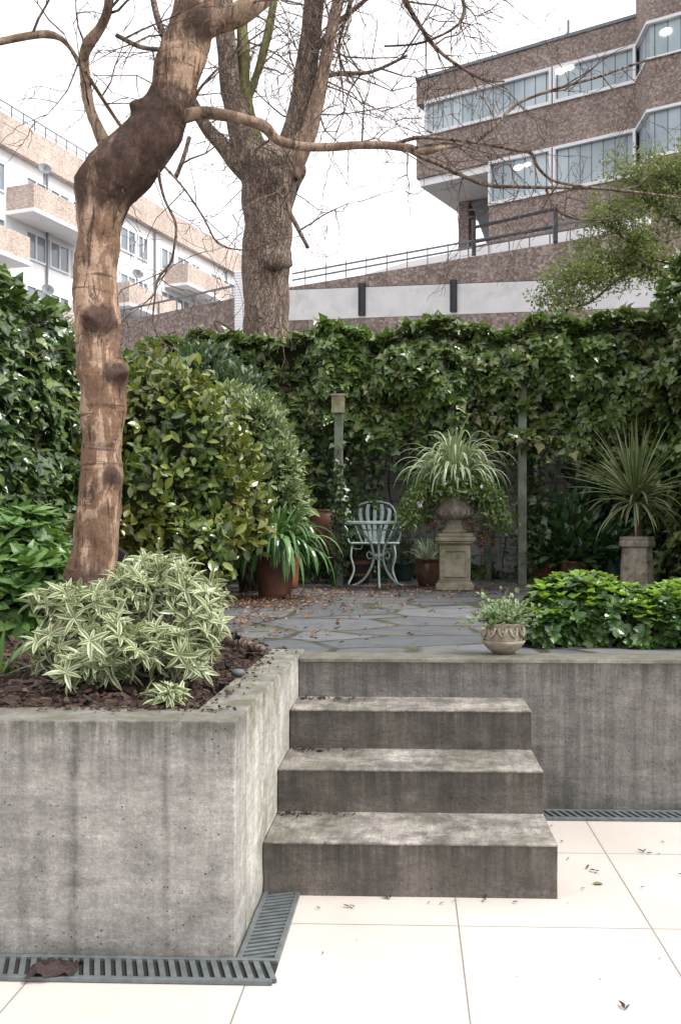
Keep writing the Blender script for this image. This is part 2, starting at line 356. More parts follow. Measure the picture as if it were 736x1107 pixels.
def bark(name, light, mid, dark, pz=.6, plates=False, knots=()):
    t = NT(name); v = t.geo()
    n1 = t.noise(t.coord((1,1,.35)), 10, 8, .72, .6); base = t.ramp(n1, [(.3, tuple(x*.8 for x in mid)), (.485, mid), (.515, light), (.75, tuple(x*1.12 for x in light))])
    n2 = t.noise(t.coord((1,1,.16)), 26, 7, .75, .6); base = t.mix(t.ramp(n2, [(.53, 0), (.6, .85)]), base, dark)
    n4 = t.noise(t.coord((1,1,.3)), 3.2, 5, .7); base = t.mix(t.ramp(n4, [(.52, 0), (.64, .7)]), base, tuple((a_+b_)/2 for a_, b_ in zip(mid, dark)))
    n3 = t.noise(t.coord((.7,.7,5)), 6, 6, .7, .3); base = t.mix(t.ramp(n3, [(.58, 0), (.65, .75)]), base, dark)
    base = t.mix(.7, base, t.ramp(t.noise(v, 75, 6, .8), [(.34,.5),(.66,1.3)]), 'MULTIPLY')
    lent = t.ramp(t.vor(t.coord((1,1,2.2)), 38), [(.08, .35), (.16, 1)]); base = t.mix(.7, base, lent, 'MULTIPLY')
    for (c, r_) in knots:
        vm = t.N('ShaderNodeVectorMath', operation='DISTANCE'); t.L(v, vm.inputs[0]); vm.inputs[1].default_value = c
        d = t.math('ADD', vm.outputs['Value'], t.math('MULTIPLY', t.math('SUBTRACT', t.noise(t.coord((1,1,.4)), 16, 7, .75), .5), r_*1.5))
        dk = t.mix(t.ramp(t.noise(v, 24, 7, .8), [(.42, 0), (.62, .8)]), dark, tuple(x*2.6 for x in dark))
        base = t.mix(t.ramp(t.math('DIVIDE', d, r_), [(.6, .93), (.9, 0)]), base, dk)
    bb = t.noise(t.coord((1,1,.3)), 30, 8, .8)
    if plates:
        wv = t.N('ShaderNodeVectorMath', operation='MULTIPLY_ADD'); nn_ = t.N('ShaderNodeTexNoise'); nn_.inputs['Scale'].default_value = 3; nn_.inputs['Detail'].default_value = 4; t.L(v, nn_.inputs['Vector'])
        t.L(nn_.outputs['Color'], wv.inputs[0]); wv.inputs[1].default_value = (.35,.35,.35); t.L(v, wv.inputs[2])
        pv = t.vor(t.coord((5.5,5.5,1.1), src=wv.outputs[0]), 3.2, 'DISTANCE_TO_EDGE'); cr = t.ramp(pv, [(.0, 0), (.16, 1)])
        base = t.mix(t.math('MULTIPLY', t.math('SUBTRACT', 1, cr), .6), base, dark); bb = t.math('ADD', bb, t.math('MULTIPLY', cr, .8))
    return t.fin(base, .85, bb, .9, .012 if not plates else .04, .25)

# =================================================================== SETTING
Z1 = .61; YW = 3.76
def struct(name, mb, mat, **k):
    o = mb.build(name, mat, **k); o['kind'] = 'structure'; return o
g = MB(); g.add([(-1500,-1500,-.12),(1500,-1500,-.12),(1500,1500,-.12),(-1500,1500,-.12)], [(0,1,2,3)])
struct('ground', g, plain('street_asphalt', (.06,.06,.058), .9, .3, 3), base=(0,0,-.12))
g = MB(); g.box((-4.5,-2.5,-.1), (4.5,YW+.1,0)); struct('patio', g, M['tile'])
# terrace: a bumpy sheet on a solid bank of earth
g = MB(); g.box((-4.0,YW+.2,-.11), (4.0,16,Z1-.03)); struct('earth_bank', g, M['soil'])
g = MB(); nx, ny = 70, 90
X0, X1, Y0, Y1 = -2.9, 3.2, YW+.205, 11.9
vs = [(X0+(X1-X0)*i/nx, Y0+(Y1-Y0)*j/ny, Z1 + .006*noise.noise(Vector((X0+(X1-X0)*i/nx, Y0+(Y1-Y0)*j/ny, 0))*2.5) - .004) for j in range(ny+1) for i in range(nx+1)]
g.add(vs, [(j*(nx+1)+i, j*(nx+1)+i+1, (j+1)*(nx+1)+i+1, (j+1)*(nx+1)+i) for j in range(ny) for i in range(nx)])
struct('terrace', g, M['flag'], smooth=True)
# planting bed (soil), heaped between the planter wall and the left boundary
def bed_edge(y):   # right border of the bed for a given depth
    ks = [(2.4,-.60),(3.95,-.60),(4.0,-.52),(4.7,-.90),(5.6,-1.15),(7.1,-1.5),(9.0,-1.75),(10.5,-1.9)]
    for (a, xa), (b, xb) in zip(ks, ks[1:]):
        if a <= y <= b: return xa + (xb-xa)*(y-a)/(b-a)
    return ks[-1][1]
def bed_z(x, y):
    e = bed_edge(y) - x; k = min(1, max(0, e/.25)); q = min(1, max(0, (y-2.57)/.2))
    return Z1 - .03 + .055*k*k*(3-2*k)*(.3+.7*q) + .022*noise.noise(Vector((x,y,0))*9) + .05*noise.noise(Vector((x,y,3))*1.6)*k*q + .03*max(0, -x-1.5)
g = MB(); nx, ny = 80, 220
for j in range(ny+1):
    y = 2.57 + (10.4-2.57)*(j/ny)**1.4; e = bed_edge(y) + (.03*noise.noise(Vector((0,y*6,0))) if y > 3.9 else .04)
    for i in range(nx+1):
        x = e + (-3.3-e)*(i/nx)**1.6; g.v.append((x, y, bed_z(x, y))); g.n += 1; g.edge.append(0); g.rnd.append(0)
g.f = [(j*(nx+1)+i, (j+1)*(nx+1)+i, (j+1)*(nx+1)+i+1, j*(nx+1)+i+1) for j in range(ny) for i in range(nx)]
struct('planting_bed', g, M['soil'], smooth=True)
# mulch
g = MB(); n = 5200; y = 2.6 + 4.2*RNG.random(n)**2; x = np.array([bed_edge(a) for a in y]) + .0 - RNG.random(n)**1.5*1.1
z = np.array([bed_z(a, b) for a, b in zip(x, y)]) + RNG.random(n)*.015
CH = dict(v=[(0,-.2,0),(1,-.25,.05),(1.1,.2,.0),(0,.25,.05),(.1,-.1,.3),(.9,-.1,.33),(.9,.12,.3),(.1,.12,.34)], f=[(4,5,6,7),(0,1,5,4),(1,2,6,5),(2,3,7,6),(3,0,4,7)], e=np.zeros(8))
d = rv(n); d[:,2] *= .3; nn = rv(n)*.5; nn[:,2] += 1
g.leaves(CH, np.c_[x,y,z], d, nn, .014+.028*RNG.random(n)**2, RNG.random(n))
o = g.build('mulch', M['chip']); tag(o, 'dark bark mulch covering the raised planting bed', 'mulch', kind='stuff')

# =================================================================== CONCRETE
XS = -.46; XR = .445; Y4 = 2.85; TR = .305
def rough_block(mb, a, b, s=.05, amp=.0024):   # a subdivided box whose faces are a little uneven
    a = Vector(a); b = Vector(b); dim = b - a
    cnt = [max(1, int(round(dim[i]/s))) for i in range(3)]
    idx = {}; vs = []; fs = []
    def vid(p):
        k = tuple(round(q, 5) for q in p)
        if k not in idx:
            idx[k] = len(vs); q = Vector(p); n_ = Vector((noise.noise(q*13), noise.noise(q*13+Vector((5,0,0))), noise.noise(q*13+Vector((0,9,0)))))
            vs.append(q + n_*amp + n_.yzx*amp*.4*noise.noise(q*50)*2)
        return idx[k]
    for ax in range(3):
        u, w = [(1,2),(2,0),(0,1)][ax]
        for side in (0, 1):
            for i in range(cnt[u]):
                for j in range(cnt[w]):
                    q = []
                    for (di, dj) in ((0,0),(1,0),(1,1),(0,1)):
                        p = [0,0,0]; p[ax] = (a, b)[side][ax]; p[u] = a[u] + dim[u]*(i+di)/cnt[u]; p[w] = a[w] + dim[w]*(j+dj)/cnt[w]; q.append(vid(p))
                    fs.append(tuple(q) if side else tuple(q[::-1]))
    mb.add(vs, fs)
t = thing('planter_wall', 'pale grey cast concrete planter wall with vertical dark stains, left of the steps', 'planter wall', (XS-1.4, 2.49, 0))
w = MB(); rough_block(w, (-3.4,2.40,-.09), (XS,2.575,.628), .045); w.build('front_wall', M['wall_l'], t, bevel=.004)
t2 = concrete('concrete_side_lit', (.40,.385,.35), (.62,.60,.55), streak=.25, green=.6, dark_top=(.62,.3,.3), foot=(0,.12,.8))  # paler than the front: the side's stronger light is put into the colour
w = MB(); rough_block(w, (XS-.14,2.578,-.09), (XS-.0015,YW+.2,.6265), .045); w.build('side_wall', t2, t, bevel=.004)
t = thing('retaining_wall', 'grey board marked concrete retaining wall with drip stains, right of the steps', 'retaining wall', (1.2, YW, 0))
w = MB(); rough_block(w, (XS+.002,YW,-.09), (4.2,YW+.2,Z1-.012), .06); w.build('wall', M['wall_r'], t)
w = MB(); rough_block(w, (XS+.003,YW-.003,Z1-.0125), (4.2,YW+.203,Z1+.004), .06, .0012); w.build('coping', M['cope'], t, bevel=.003)
zl = [H0-.331*2.85, H0-.252*2.85*1.11, H0-.187*2.85*1.222]
t = thing('concrete_steps', 'flight of stained grey concrete steps with pale worn treads up to the terrace', 'steps', (0, Y4, 0))
for i, zt in enumerate(zl):
    y0 = Y4 + [0, .313, .626][i]; zb = 0.0 if i == 0 else zl[i-1] - .02
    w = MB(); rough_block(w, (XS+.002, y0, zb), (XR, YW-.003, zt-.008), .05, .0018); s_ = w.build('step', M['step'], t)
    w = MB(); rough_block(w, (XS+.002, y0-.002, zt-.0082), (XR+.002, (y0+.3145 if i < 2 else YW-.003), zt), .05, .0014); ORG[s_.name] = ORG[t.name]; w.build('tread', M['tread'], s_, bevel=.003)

# drain grates
def grate(name, a, b, w_, n, label):
    """a->b centre line on the floor, slotted channel grate"""
    a = Vector(a); b = Vector(b); d = (b-a).normalized(); L = (b-a).length; s_ = Vector((d.y,-d.x,0))
    t = thing(name, label, 'drain grate', (a+b)/2)
    m = MB(); m.obox((a+b)/2+Vector((0,0,.003)), d*L/2, s_*(w_/2-.001), Vector((0,0,.0015))); m.build('channel', M['slot_shade'], t)  # flat near-black strip, the shade below the slots put into its colour
    m = MB()
    for q in (-1, 1): m.obox((a+b)/2+s_*q*(w_/2-.007)+Vector((0,0,.0075)), d*L/2, s_*.007, Vector((0,0,.006)))
    m.build('frame', M['grate'], t, bevel=.0015)
    m = MB(); sl = .35
    for i in range(n):
        c = a + d*(L*(i+.5)/n) + Vector((0,0,.0065)); dd = (s_ + d*sl).normalized()
        m.obox(c, dd*(w_/2-.010), d*(L/n*.27), Vector((0,0,.0042)))
    m.build('bars', M['grate'], t)
grate('drain_grate', (-3.0,2.335,0), (-.345,2.335,0), .125, 96, 'grey slotted drain grate along the foot of the planter wall front, under the dead leaf')
grate('drain_grate', (-.40,2.40,0), (-.40,2.846,0), .112, 18, 'short grey slotted drain grate between the planter side wall and the bottom step')
grate('drain_grate', (XR+.004,3.69,0), (4.1,3.69,0), .115, 120, 'grey slotted drain grate along the foot of the board marked wall, right of the steps')

# =================================================================== FAR BUILDINGS
M['agg'] = aggregate('exposed_aggregate', (.56,.46,.40), (.78,.68,.61), 15)  # paled so the glare over the far block sits in the colour
M['aggd'] = aggregate('exposed_aggregate_dark', (.27,.215,.19), (.58,.49,.435), 15)
M['white'] = plain('white_render', (.86,.86,.87), .8, .1, 1.2, .05)
M['whited'] = plain('white_stained', (.72,.72,.72), .8, .15, 1.5, .05, c2=(.45,.44,.42), th=(.55,.8))
M['frame'] = plain('white_window_frame', (.75,.76,.78), .5, .05)
M['glassw'] = plain('window_glass', (.22,.26,.30), .08, .4, .7, 0, .8)
M['rail'] = plain('dark_rail', (.03,.032,.04), .5)
M['railg'] = plain('grey_rail', (.18,.2,.22), .5)
def louvre():
    t = NT('blue_grey_glass_planks'); v = t.geo(); s_ = t.sep(v)
    n = t.noise(v, .55, 4, .5); base = t.ramp(n, [(.3, (.27,.345,.385)), (.7, (.48,.56,.59))])
    q = t.N('ShaderNodeVectorMath', operation='DOT_PRODUCT'); t.L(v, q.inputs[0]); q.inputs[1].default_value = (.8735,-.4867,0)
    fr = t.math('FRACT', t.math('DIVIDE', q.outputs['Value'], .44)); k = t.ramp(fr, [(.06, 1), (.12, 0)])
    cell = t.math('FLOOR', t.math('DIVIDE', q.outputs['Value'], .44)); wn_ = t.N('ShaderNodeTexWhiteNoise', noise_dimensions='1D'); t.L(cell, wn_.inputs['W'])
    base = t.mix(.5, base, t.ramp(wn_.outputs[0], [(0,.65),(1,1.2)]), 'MULTIPLY'); base = t.mix(k, base, (.07,.11,.14))
    return t.fin(base, .22, None, spec=.6)
M['louvre'] = louvre()
M['lamp'] = bpy.data.materials.new('ceiling_lamp'); M['lamp'].use_nodes = True
_b = M['lamp'].node_tree.nodes['Principled BSDF']; _b.inputs['Emission Color'].default_value = (1,.95,.75,1); _b.inputs['Emission Strength'].default_value = 2.2

# --- left apartment block
A = Vector(P(0, 580, 43)); A.z = 0
dv = Vector((.32,1,0)).normalized(); nv = Vector((dv.y,-dv.x,0)); UP = Vector((0,0,1))
def S(px, prot=0):
    B = A + nv*prot; p = PL(px, 500, B, dv); return (p - B).dot(dv)
def FP(s, z, pr=0): return A + dv*s + nv*pr + UP*z
bl = thing('apartment_block', 'long white apartment block with brown pebbledash balconies, far behind at the left', 'building', FP(20,-.12,-5))
def fbox(mb, s0, s1, z0, z1, p0, p1): mb.obox(FP((s0+s1)/2,(z0+z1)/2,(p0+p1)/2), dv*(s1-s0)/2, nv*(p1-p0)/2, UP*(z1-z0)/2)
m = MB(); fbox(m, -14, 36, -.12, 19.5, -12, 0); m.build('wall', M['white'], bl)
m = MB(); fbox(m, -14.1, 36.1, 19.5, 21.0, -.4, .35); m.build('parapet', M['agg'], bl)
ROW = [17.75, 15.1, 12.45, 9.8, 7.15]
bal = {0: [(S(37,1.6), S(110,1.6)), (S(203,1.6), S(250,1.6))], 1: [(-13, S(33,1.6)), (S(140,1.6), S(196,1.6))], 2: [(S(35,1.6), S(80,1.6)), (S(176,1.6), S(214,1.6))], 3: [(-10, 6), (14, 20), (27,33)]}
for r_, lst in bal.items():
    for (a, b) in lst:
        b_ = MB(); z = ROW[r_]
        fbox(b_, a, b, z-1.15, z, 1.48, 1.6); fbox(b_, a, a+.12, z-1.15, z, 0, 1.479); fbox(b_, b-.12, b, z-1.15, z, 0, 1.479)
        o = b_.build('balcony', M['agg'], bl); ORG[o.name] = ORG[bl.name]
        b_ = MB(); fbox(b_, a-.05, b+.05, z-1.33, z-1.152, 0, 1.65); b_.build('slab', M['white'], o)
for r_ in range(4):                                   # flush aggregate bands between the balconies
    b_ = MB(); z = ROW[r_]
    prev = -13.9; 
    for (a, b) in sorted(bal[r_]) + [(35.9, 36)]:
        if a - prev > 3 and (r_ + int(prev)) % 2 == 0: fbox(b_, prev+.2, a-.2, z-1.0, z+.05, .003, .12)
        prev = b
    if b_.n: b_.build('spandrel', M['agg'], bl)
for r_ in range(4):
    s_ = -12.5; i = 0
    while s_ < 34:
        z = ROW[r_]; wd = 1.5 if i % 3 else 1.0
        f_ = MB(); z0, z1 = z-.35, z+1.05
        fbox(f_, s_, s_+wd, z0, z0+.09, .0, .09); fbox(f_, s_, s_+wd, z1-.09, z1, 0, .09)
        for q in (0, wd/2-.04, wd-.08): fbox(f_, s_+q, s_+q+.08, z0+.09, z1-.09, 0, .09)
        o = f_.build('window', M['frame'], bl); ORG[o.name] = ORG[bl.name]
        g = MB(); fbox(g, s_+.04, s_+wd-.04, z0+.04, z1-.04, .002, .03); g.build('pane', M['glassw'], o)
        s_ += wd + (.25 if i % 3 else 1.4); i += 1
for s_ in (3.2, 12.8, 21.5, 29):
    m = MB(); m.tube([FP(s_,-.1,.1), FP(s_,19.4,.1)], .06, 8); m.build('drainpipe', M['railg'], bl)
for (px, py, pr) in ((49,182,1.7), (149,296,1.7), (52,313,1.7)):
    p = PL(px, py, A+nv*pr, dv); m = MB(); ax = Vector((.5,-.8,.35)).normalized(); u = ax.orthogonal().normalized(); w_ = ax.cross(u)
    vs = [p - ax*.12]; 
    for k, (rr, dd) in enumerate(((.14,-.06),(.30,0))):
        vs += [p + (u*math.cos(2*PI*q/14) + w_*math.sin(2*PI*q/14))*rr + ax*dd for q in range(14)]
    m.add(vs, [(0,1+q,1+(q+1)%14) for q in range(14)] + [(1+q,15+q,15+(q+1)%14,1+(q+1)%14) for q in range(14)])
    m.tube([p-ax*.1, p-ax*.25-UP*.15, p-ax*.3-UP*.6], .03, 6); m.tube([p, p+ax*.4-UP*.1], .02, 5); m.build('satellite_dish', M['railg'], bl)
m = MB()
for k in range(24): m.bar(FP(-8+k*.8,21.0,0), FP(-8+k*.8,21.75,0), .05)
m.bar(FP(-8,21.75,0), FP(10.4,21.75,0), .05); m.bar(FP(-8,21.4,0), FP(10.4,21.4,0), .03); m.build('roof_rail', M['railg'], bl)

# --- right block
e = Vector((1.795,-1,0)).normalized(); C0 = Vector((P(450,580,38).x, 38, 0)); bk = Vector((-e.y, e.x, 0))   # bk: away from the viewer
if bk.y < 0: bk = -bk
def Q(px, py, off=0): return PL(px, py, C0 - bk*off, e)
rb = thing('office_block', 'brown pebbledash block with bands of blue glass, upper right behind the ivy', 'building', Q(600,580)+bk*5-UP*Q(600,580).z-UP*.12)
def zat(px, py): return Q(px, py).z
def sat(px): return (Q(px,500) - C0).dot(e)
sA, sB, sR = sat(450), sat(528), sat(687)
def QP(s, z, off=0): return Vector((C0.x,C0.y,0)) + e*s - bk*off + UP*z
def qbox(mb, s0, s1, z0, z1, o0, o1): mb.obox(QP((s0+s1)/2,(z0+z1)/2,(o0+o1)/2), e*(s1-s0)/2, bk*(o1-o0)/2, UP*(z1-z0)/2)
zt = zat(567, 54); g1t = zat(567, 81.5); g1b = zat(567, 120); g2t = zat(600, 159.5); g2b = zat(600, 208); b3 = zat(600, 250)
m = MB(); qbox(m, sA, sR, g1t, zt, -12, 0); qbox(m, sA+.5, sR, g1b+.002, g1t-.002, -12, -.15); qbox(m, sA, sR, g2t, g1b, -12, 0)
qbox(m, sB, sR, -.12, g2t-.002, -12, -.15); qbox(m, sB, sR, g2b-3.2, g2b, -.148, 0); m.build('wall', M['aggd'], rb)
m = MB(); qbox(m, sA-.02, sR+.02, zt, zt+.12, -12, .06); m.build('roof_edge', M['railg'], rb)
def gband(s0, s1, z0, z1, lights=()):
    g = MB(); qbox(g, s0, s1, z0, z1, -.145, -.06); o = g.build('window', M['louvre'], rb); ORG[o.name] = ORG[rb.name]
    g = MB(); qbox(g, s0, s1, z1-.1, z1+.02, -.05, .08); qbox(g, s0, s1, z0-.02, z0+.1, -.05, .08)
    qbox(g, s0, s0+.1, z0+.1, z1-.1, -.05, .08); qbox(g, s1-.1, s1, z0+.1, z1-.1, -.05, .08); g.build('frame', M['frame'], o)
    for (px, py) in lights:
        p = Q(px, py, -.04); l = MB(); l.prism([p+e*.2*math.cos(a)+UP*.1*math.sin(a) for a in [2*PI*q/16 for q in range(16)]], bk*.02); l.prism([p+e*(.36+.14*math.cos(a))+UP*(.04+.08*math.sin(a)) for a in [2*PI*q/16 for q in range(16)]], bk*.021); l.build('lamp', M['lamp'], o)
gband(sA+.4, sat(597)-.03, g1b, g1t); gband(sat(597)+.03, sR, g1b, g1t, [(606,77)])
gband(sB, sat(597)-.03, g2b, g2t, [(560,181)]); gband(sat(597)+.03, sR, g2b, g2t)
# white soffit, column and recess under the overhang
m = MB(); qbox(m, sA+.1, sB, g2t-.3, g2t-.003, -5, -.1); m.build('soffit', M['white'], rb)
m = MB(); qbox(m, sat(466), sat(477), -.12, g2t-.302, -3.2, -2.5); m.build('column', M['aggd'], rb)
m = MB(); m.prism([QP(sat(478),g2t-.35,-2.6), QP(sat(530),g2t-.35,-2.6), QP(sat(530),g2b-3.0,-2.6), QP(sat(520),g2b-3.0,-2.6)], bk*.8); m.build('stair_flank', M['railg'], rb)
# projecting polygonal bay at the right
def bayp(off, s): return e*(sR+s) + Vector((C0.x,C0.y,0)) - bk*off
bay = [bayp(0,-.005), bayp(1.3,.75), bayp(1.3,7.5), bayp(-8,7.5), bayp(-8,-.005)]
def ring(mb, pts, z0, z1, grow=0):
    c = sum(pts, Vector())/len(pts); q = [p + (p-c).normalized()*grow for p in pts]; mb.prism([Vector((p.x,p.y,z0)) for p in q], UP*(z1-z0))
m = MB(); ring(m, bay, -.12, g2b); ring(m, bay, g2t, g1b); ring(m, bay, g1t, zt+1.4); 
m.build('bay', M['aggd'], rb)
for z0, z1, ls in ((g1b,g1t,1), (g2b,g2t,0)):
    g = MB(); ring(g, bay, z0+.003, z1-.003, -.12); o = g.build('bay_window', M['louvre'], rb); ORG[o.name] = ORG[rb.name]
    g = MB(); ring(g, bay, z0-.0, z0+.1, .05); ring(g, bay, z1-.1, z1, .05); g.build('frame', M['frame'], o)
    if ls:
        p = Q(719,34,1.25); l = MB(); l.prism([p+e*.2*math.cos(a)+UP*.12*math.sin(a) for a in [2*PI*q/16 for q in range(16)]], bk*.02); l.build('lamp', M['lamp'], o)
m = MB(); m.tube([Q(614,42,-2), Q(614,22,-2)], .05, 6); m.build('roof_pipe', M['railg'], rb)

# --- raised walkway in front of it
R0 = Vector((P(316,580,26).x, 26, 0))
def W(px, py, off=0): return PL(px, py, R0 - bk*off, e)
rw = thing('raised_walkway', 'raised walkway of brown pebbledash and white panels above the ivy', 'walkway', W(450,580)-UP*W(450,580).z-UP*.12)
m = MB(); m.prism([W(300,313), W(316,310), W(760,236), W(760,296), W(300,313.5)][::-1], bk*.4); m.build('parapet', M['aggd'], rw)
m = MB(); m.prism([W(300,314), W(760,297), W(760,330), W(300,347)][::-1], bk*.3); m.build('white_panel', M['whited'], rw)
m = MB(); m.prism([W(300,347.5), W(760,330.5), W(760,450), W(300,450)][::-1], bk*.5); m.build('lower_wall', M['aggd'], rw)
for px in (390.5, 489.5):
    yt = 306 - (px-390)*.04; m = MB(); m.prism([W(px-3.5,yt,.05), W(px+3.5,yt,.05), W(px+3.5,yt+35,.05), W(px-3.5,yt+35,.05)][::-1], bk*.14)
    for k in (-1,1): m.bar(W(px+k*2.6,yt+2,.06), W(px+k*2.6,yt+33,.06), .03)
    m.build('post', M['rail'], rw)
# white deck slab with a wire rail
m = MB(); m.prism([W(380,308,-1), W(700,243,-1), W(700,232,-1), W(600,250,-1), W(440,283,-1), W(380,301,-1)], bk*.3); m.build('deck_edge', M['white'], rw)
m = MB(); rl = lambda x: 306 - (x-316)*.168
for (o1) in (-9, -16): m.bar(W(316,rl(316)+o1+6,-.3), W(700,rl(700)+o1,-.3), .04)
for px in list(range(330,700,22)): m.bar(W(px,rl(px)+4,-.3), W(px,rl(px)-14,-.3), .03)
m.build('rail', M['railg'], rw)
m = MB()
for px, yt, yb in ((512,238,276), (600,222,262)): m.bar(W(px,yb,.02), W(px,yt,.02), .10)
m.bar(W(512,246,.02), W(600,226,.02), .06); m.bar(W(512,262,.02), W(600,245,.02), .05); m.build('balustrade', M['rail'], rw)
# --- low wall and white post on the left of the big tree
L0 = Vector((P(255,580,24).x, 24, 0)); le = Vector((1.5,-1,0)).normalized(); lb = Vector((-le.y, le.x, 0)); lb = lb if lb.y > 0 else -lb
def LW(px, py): return PL(px, py, L0, le)
t = thing('boundary_wall', 'brown pebbledash boundary wall with thin rail between the leaning trunk and big tree', 'wall', LW(190,580)-UP*LW(190,580).z-UP*.12)
zt_ = LW(254,322).z; a_ = LW(100,400); b_ = LW(254,400)
m = MB(); m.prism([Vector((a_.x,a_.y,-.12)), Vector((b_.x,b_.y,-.12)), Vector((b_.x,b_.y,zt_)), Vector((a_.x,a_.y,zt_))][::-1], lb*.35); m.build('wall', M['aggd'], t)
m = MB()
for k in range(9): q = a_.lerp(b_, k/8); m.bar((q.x,q.y,zt_), (q.x,q.y,zt_+.32), .035)
m.bar((a_.x,a_.y,zt_+.32), (b_.x,b_.y,zt_+.32), .045); m.build('rail', M['railg'], t)
m = MB(); q = PZ(258,580.001,0)
pc = P(259.5,580,23.2); m.box((pc.x-.11,pc.y-.1,-.12), (pc.x+.11,pc.y+.1,P(259,294,23.2).z)); 
for k in range(20): z = P(259,296+k*3,23.2).z; m.box((pc.x-.125,pc.y-.115,z), (pc.x+.125,pc.y+.115,z+.025))
tag(m.build('ribbed_post', M['white']), 'white ribbed square post beside the big tree trunk', 'post')

# =================================================================== GARDEN WALLS AND PERGOLA
m = MB(); m.box((-3.45,11.3,Z1-.05), (3.6,11.55,2.6)); tag(m.build('garden_wall', M['gardenwall']), 'pale grey block garden wall behind the pergola, showing through the ivy', 'wall')
m = MB(); m.box((-3.45,2.6,Z1-.05), (-3.25,11.29,2.5)); tag(m.build('garden_wall', M['gardenwall']), 'garden side wall buried in ivy at the left', 'wall')
m = MB(); m.box((3.05,4.2,Z1-.05), (3.25,11.29,3.0)); tag(m.build('garden_wall', M['gardenwall']), 'garden side wall buried in ivy at the right', 'wall')
pg = thing('pergola', 'pale green timber pergola and trellis smothered in ivy across the back', 'pergola', (.2,10.2,Z1))
YP = 10.0
def post(px, wpx, Y, ztop, cap=None):
    c = P(px, 580, Y); w_ = wpx/1000*Y/2; m = MB(); m.box((c.x-w_,Y-w_,Z1-.01), (c.x+w_,Y+w_,ztop)); o = m.build('post', M['post'], pg, bevel=.004); ORG[o.name] = ORG[pg.name]
    if cap:
        m = MB(); z0 = P(px, 447, Y).z; z1 = P(px, 429, Y).z; m.box((c.x-.065,Y-w_-.04,z0), (c.x+.065,Y-w_-.003,z1)); m.box((c.x-.075,Y-w_-.05,z1), (c.x+.075,Y-w_-.002,z1+.02)); m.build('post_block', M['stone'], o)
post(366, 9, YP-.62, P(366,429,YP-.62).z, True); post(564, 9, YP-.2, 3.15); post(527, 7.5, 11.0, 2.9); post(725, 9, YP, 3.15)
m = MB()
for z in (3.02, 2.35): m.box((-2.9,YP-.02,z), (3.0,YP+.03,z+.09))
for k in range(9): m.box((-2.7+k*.7,YP-.1,3.115), (-2.64+k*.7,11.28,3.2))
m.build('beam', M['post'], pg)
m = MB()                                      # diamond lattice
for (xa, xb) in ((-2.9,3.0),):
    k = xa
    while k < xb:
        for sgn in (-1, 1):
            a = Vector((k,YP-.03-.008*sgn,2.36 if sgn > 0 else 3.0)); b = Vector((k+.6,YP-.03-.008*sgn,3.0 if sgn > 0 else 2.36)); m.bar(a, b, .02, .008)
        k += .12
m.build('lattice', M['post'], pg)

# =================================================================== FOLIAGE
def ivy_sheet(mb, N, fpos, nrm, size, T=IVY, down=.6, jit=.5, keep=None, rb=0):
    """fpos: (N,3) sample positions on a face with outward normal nrm"""
    nrm = np.array(nrm, float); n = len(fpos)
    up = np.array([0,0,1.0])
    d = rv(n)*.75 + np.array([0,0,-down]) + nrm*.35
    nn = nrm*1.0 + up*.45 + rv(n)*jit
    mb.leaves(T, fpos, d, nn, size, np.clip(RNG.random(n)+rb, 0, 1))
def nz(p, s): return noise.noise(Vector(p)*s)
M['ivy'] = leafmat('ivy_leaves', [(.025,.05,.018), (.05,.09,.028), (.085,.14,.042), (.11,.17,.05), (.18,.24,.075), (.19,.15,.06)], .25, trans=.2, patch=((.09,.15,.03), 1.1), spec=.6)
M['ivyd'] = leafmat('dark_ivy_leaves', [(.016,.036,.014), (.03,.062,.02), (.055,.095,.03), (.10,.155,.05)], .3, trans=.12, spec=.5)  # darker greens than the ivy over the pergola
M['ivyl'] = leafmat('glossy_ivy_leaves', [(.025,.055,.02), (.045,.09,.027), (.085,.14,.04), (.17,.23,.07)], .24, trans=.18, spec=.6)
M['vine'] = plain('vine_stems', (.07,.05,.035), .9, .4, 20)

# --- ivy over the pergola (band with ragged lower edge and uneven top)
iv = thing('ivy', 'thick dark green ivy mounded over the pergola across the back of the terrace', 'ivy', (.2,10,Z1))
mb = MB(); pts = []
def top_z(x): return 3.29 + .13*nz((x,0,0), 1.6) + .07*nz((x,5,0), 6) + .06*(x > 1) - (.08 if x < -1 else 0)
def bot_z(x):
    if x < -1.05: return 1.2
    return 2.22 + .26*nz((x,9,0), 1.7) + .16*nz((x,2,0), 5) - .15*max(0, x-.8)
n = 0
while len(pts) < 13000:
    x = -2.95 + 6.1*random.random(); zt_, zb_ = top_z(x), bot_z(x); z = zb_ - .25 + (zt_-zb_+.25)*random.random()
    if z < zb_ and random.random() < .6 + (zb_-z)*1.5: continue
    bul = .26*nz((x,z,0), 1.9) + .17*nz((x,z,4), 5); tp = max(0, (z - (zt_-.28))/.28); y = YP - .30 - bul + .30*tp*tp + random.random()**2*.14
    pts.append((x, y, z))
ivy_sheet(mb, 0, np.array(pts), (0,-1,.25), .042+.075*RNG.random(len(pts))**1.3, jit=.75)
pts = []                                       # the top surface
for k in range(5200):
    x = -2.95+6.1*random.random(); q = random.random(); y = YP-.3 + q*.75; pts.append((x,y, top_z(x) + .07*nz((x,y,0),2.5) + .05*nz((x,y,1),7) - .05*random.random() + .03))
n = len(pts); mb.leaves(IVY, pts, rv(n)+np.array([0,-.5,.1]), rv(n)*.6+np.array([0,-.35,1]), .065+.05*RNG.random(n), RNG.random(n))
mb.build('foliage', M['ivy'], iv)
m = MB()                                       # dead wood and stems inside the band, light-tight
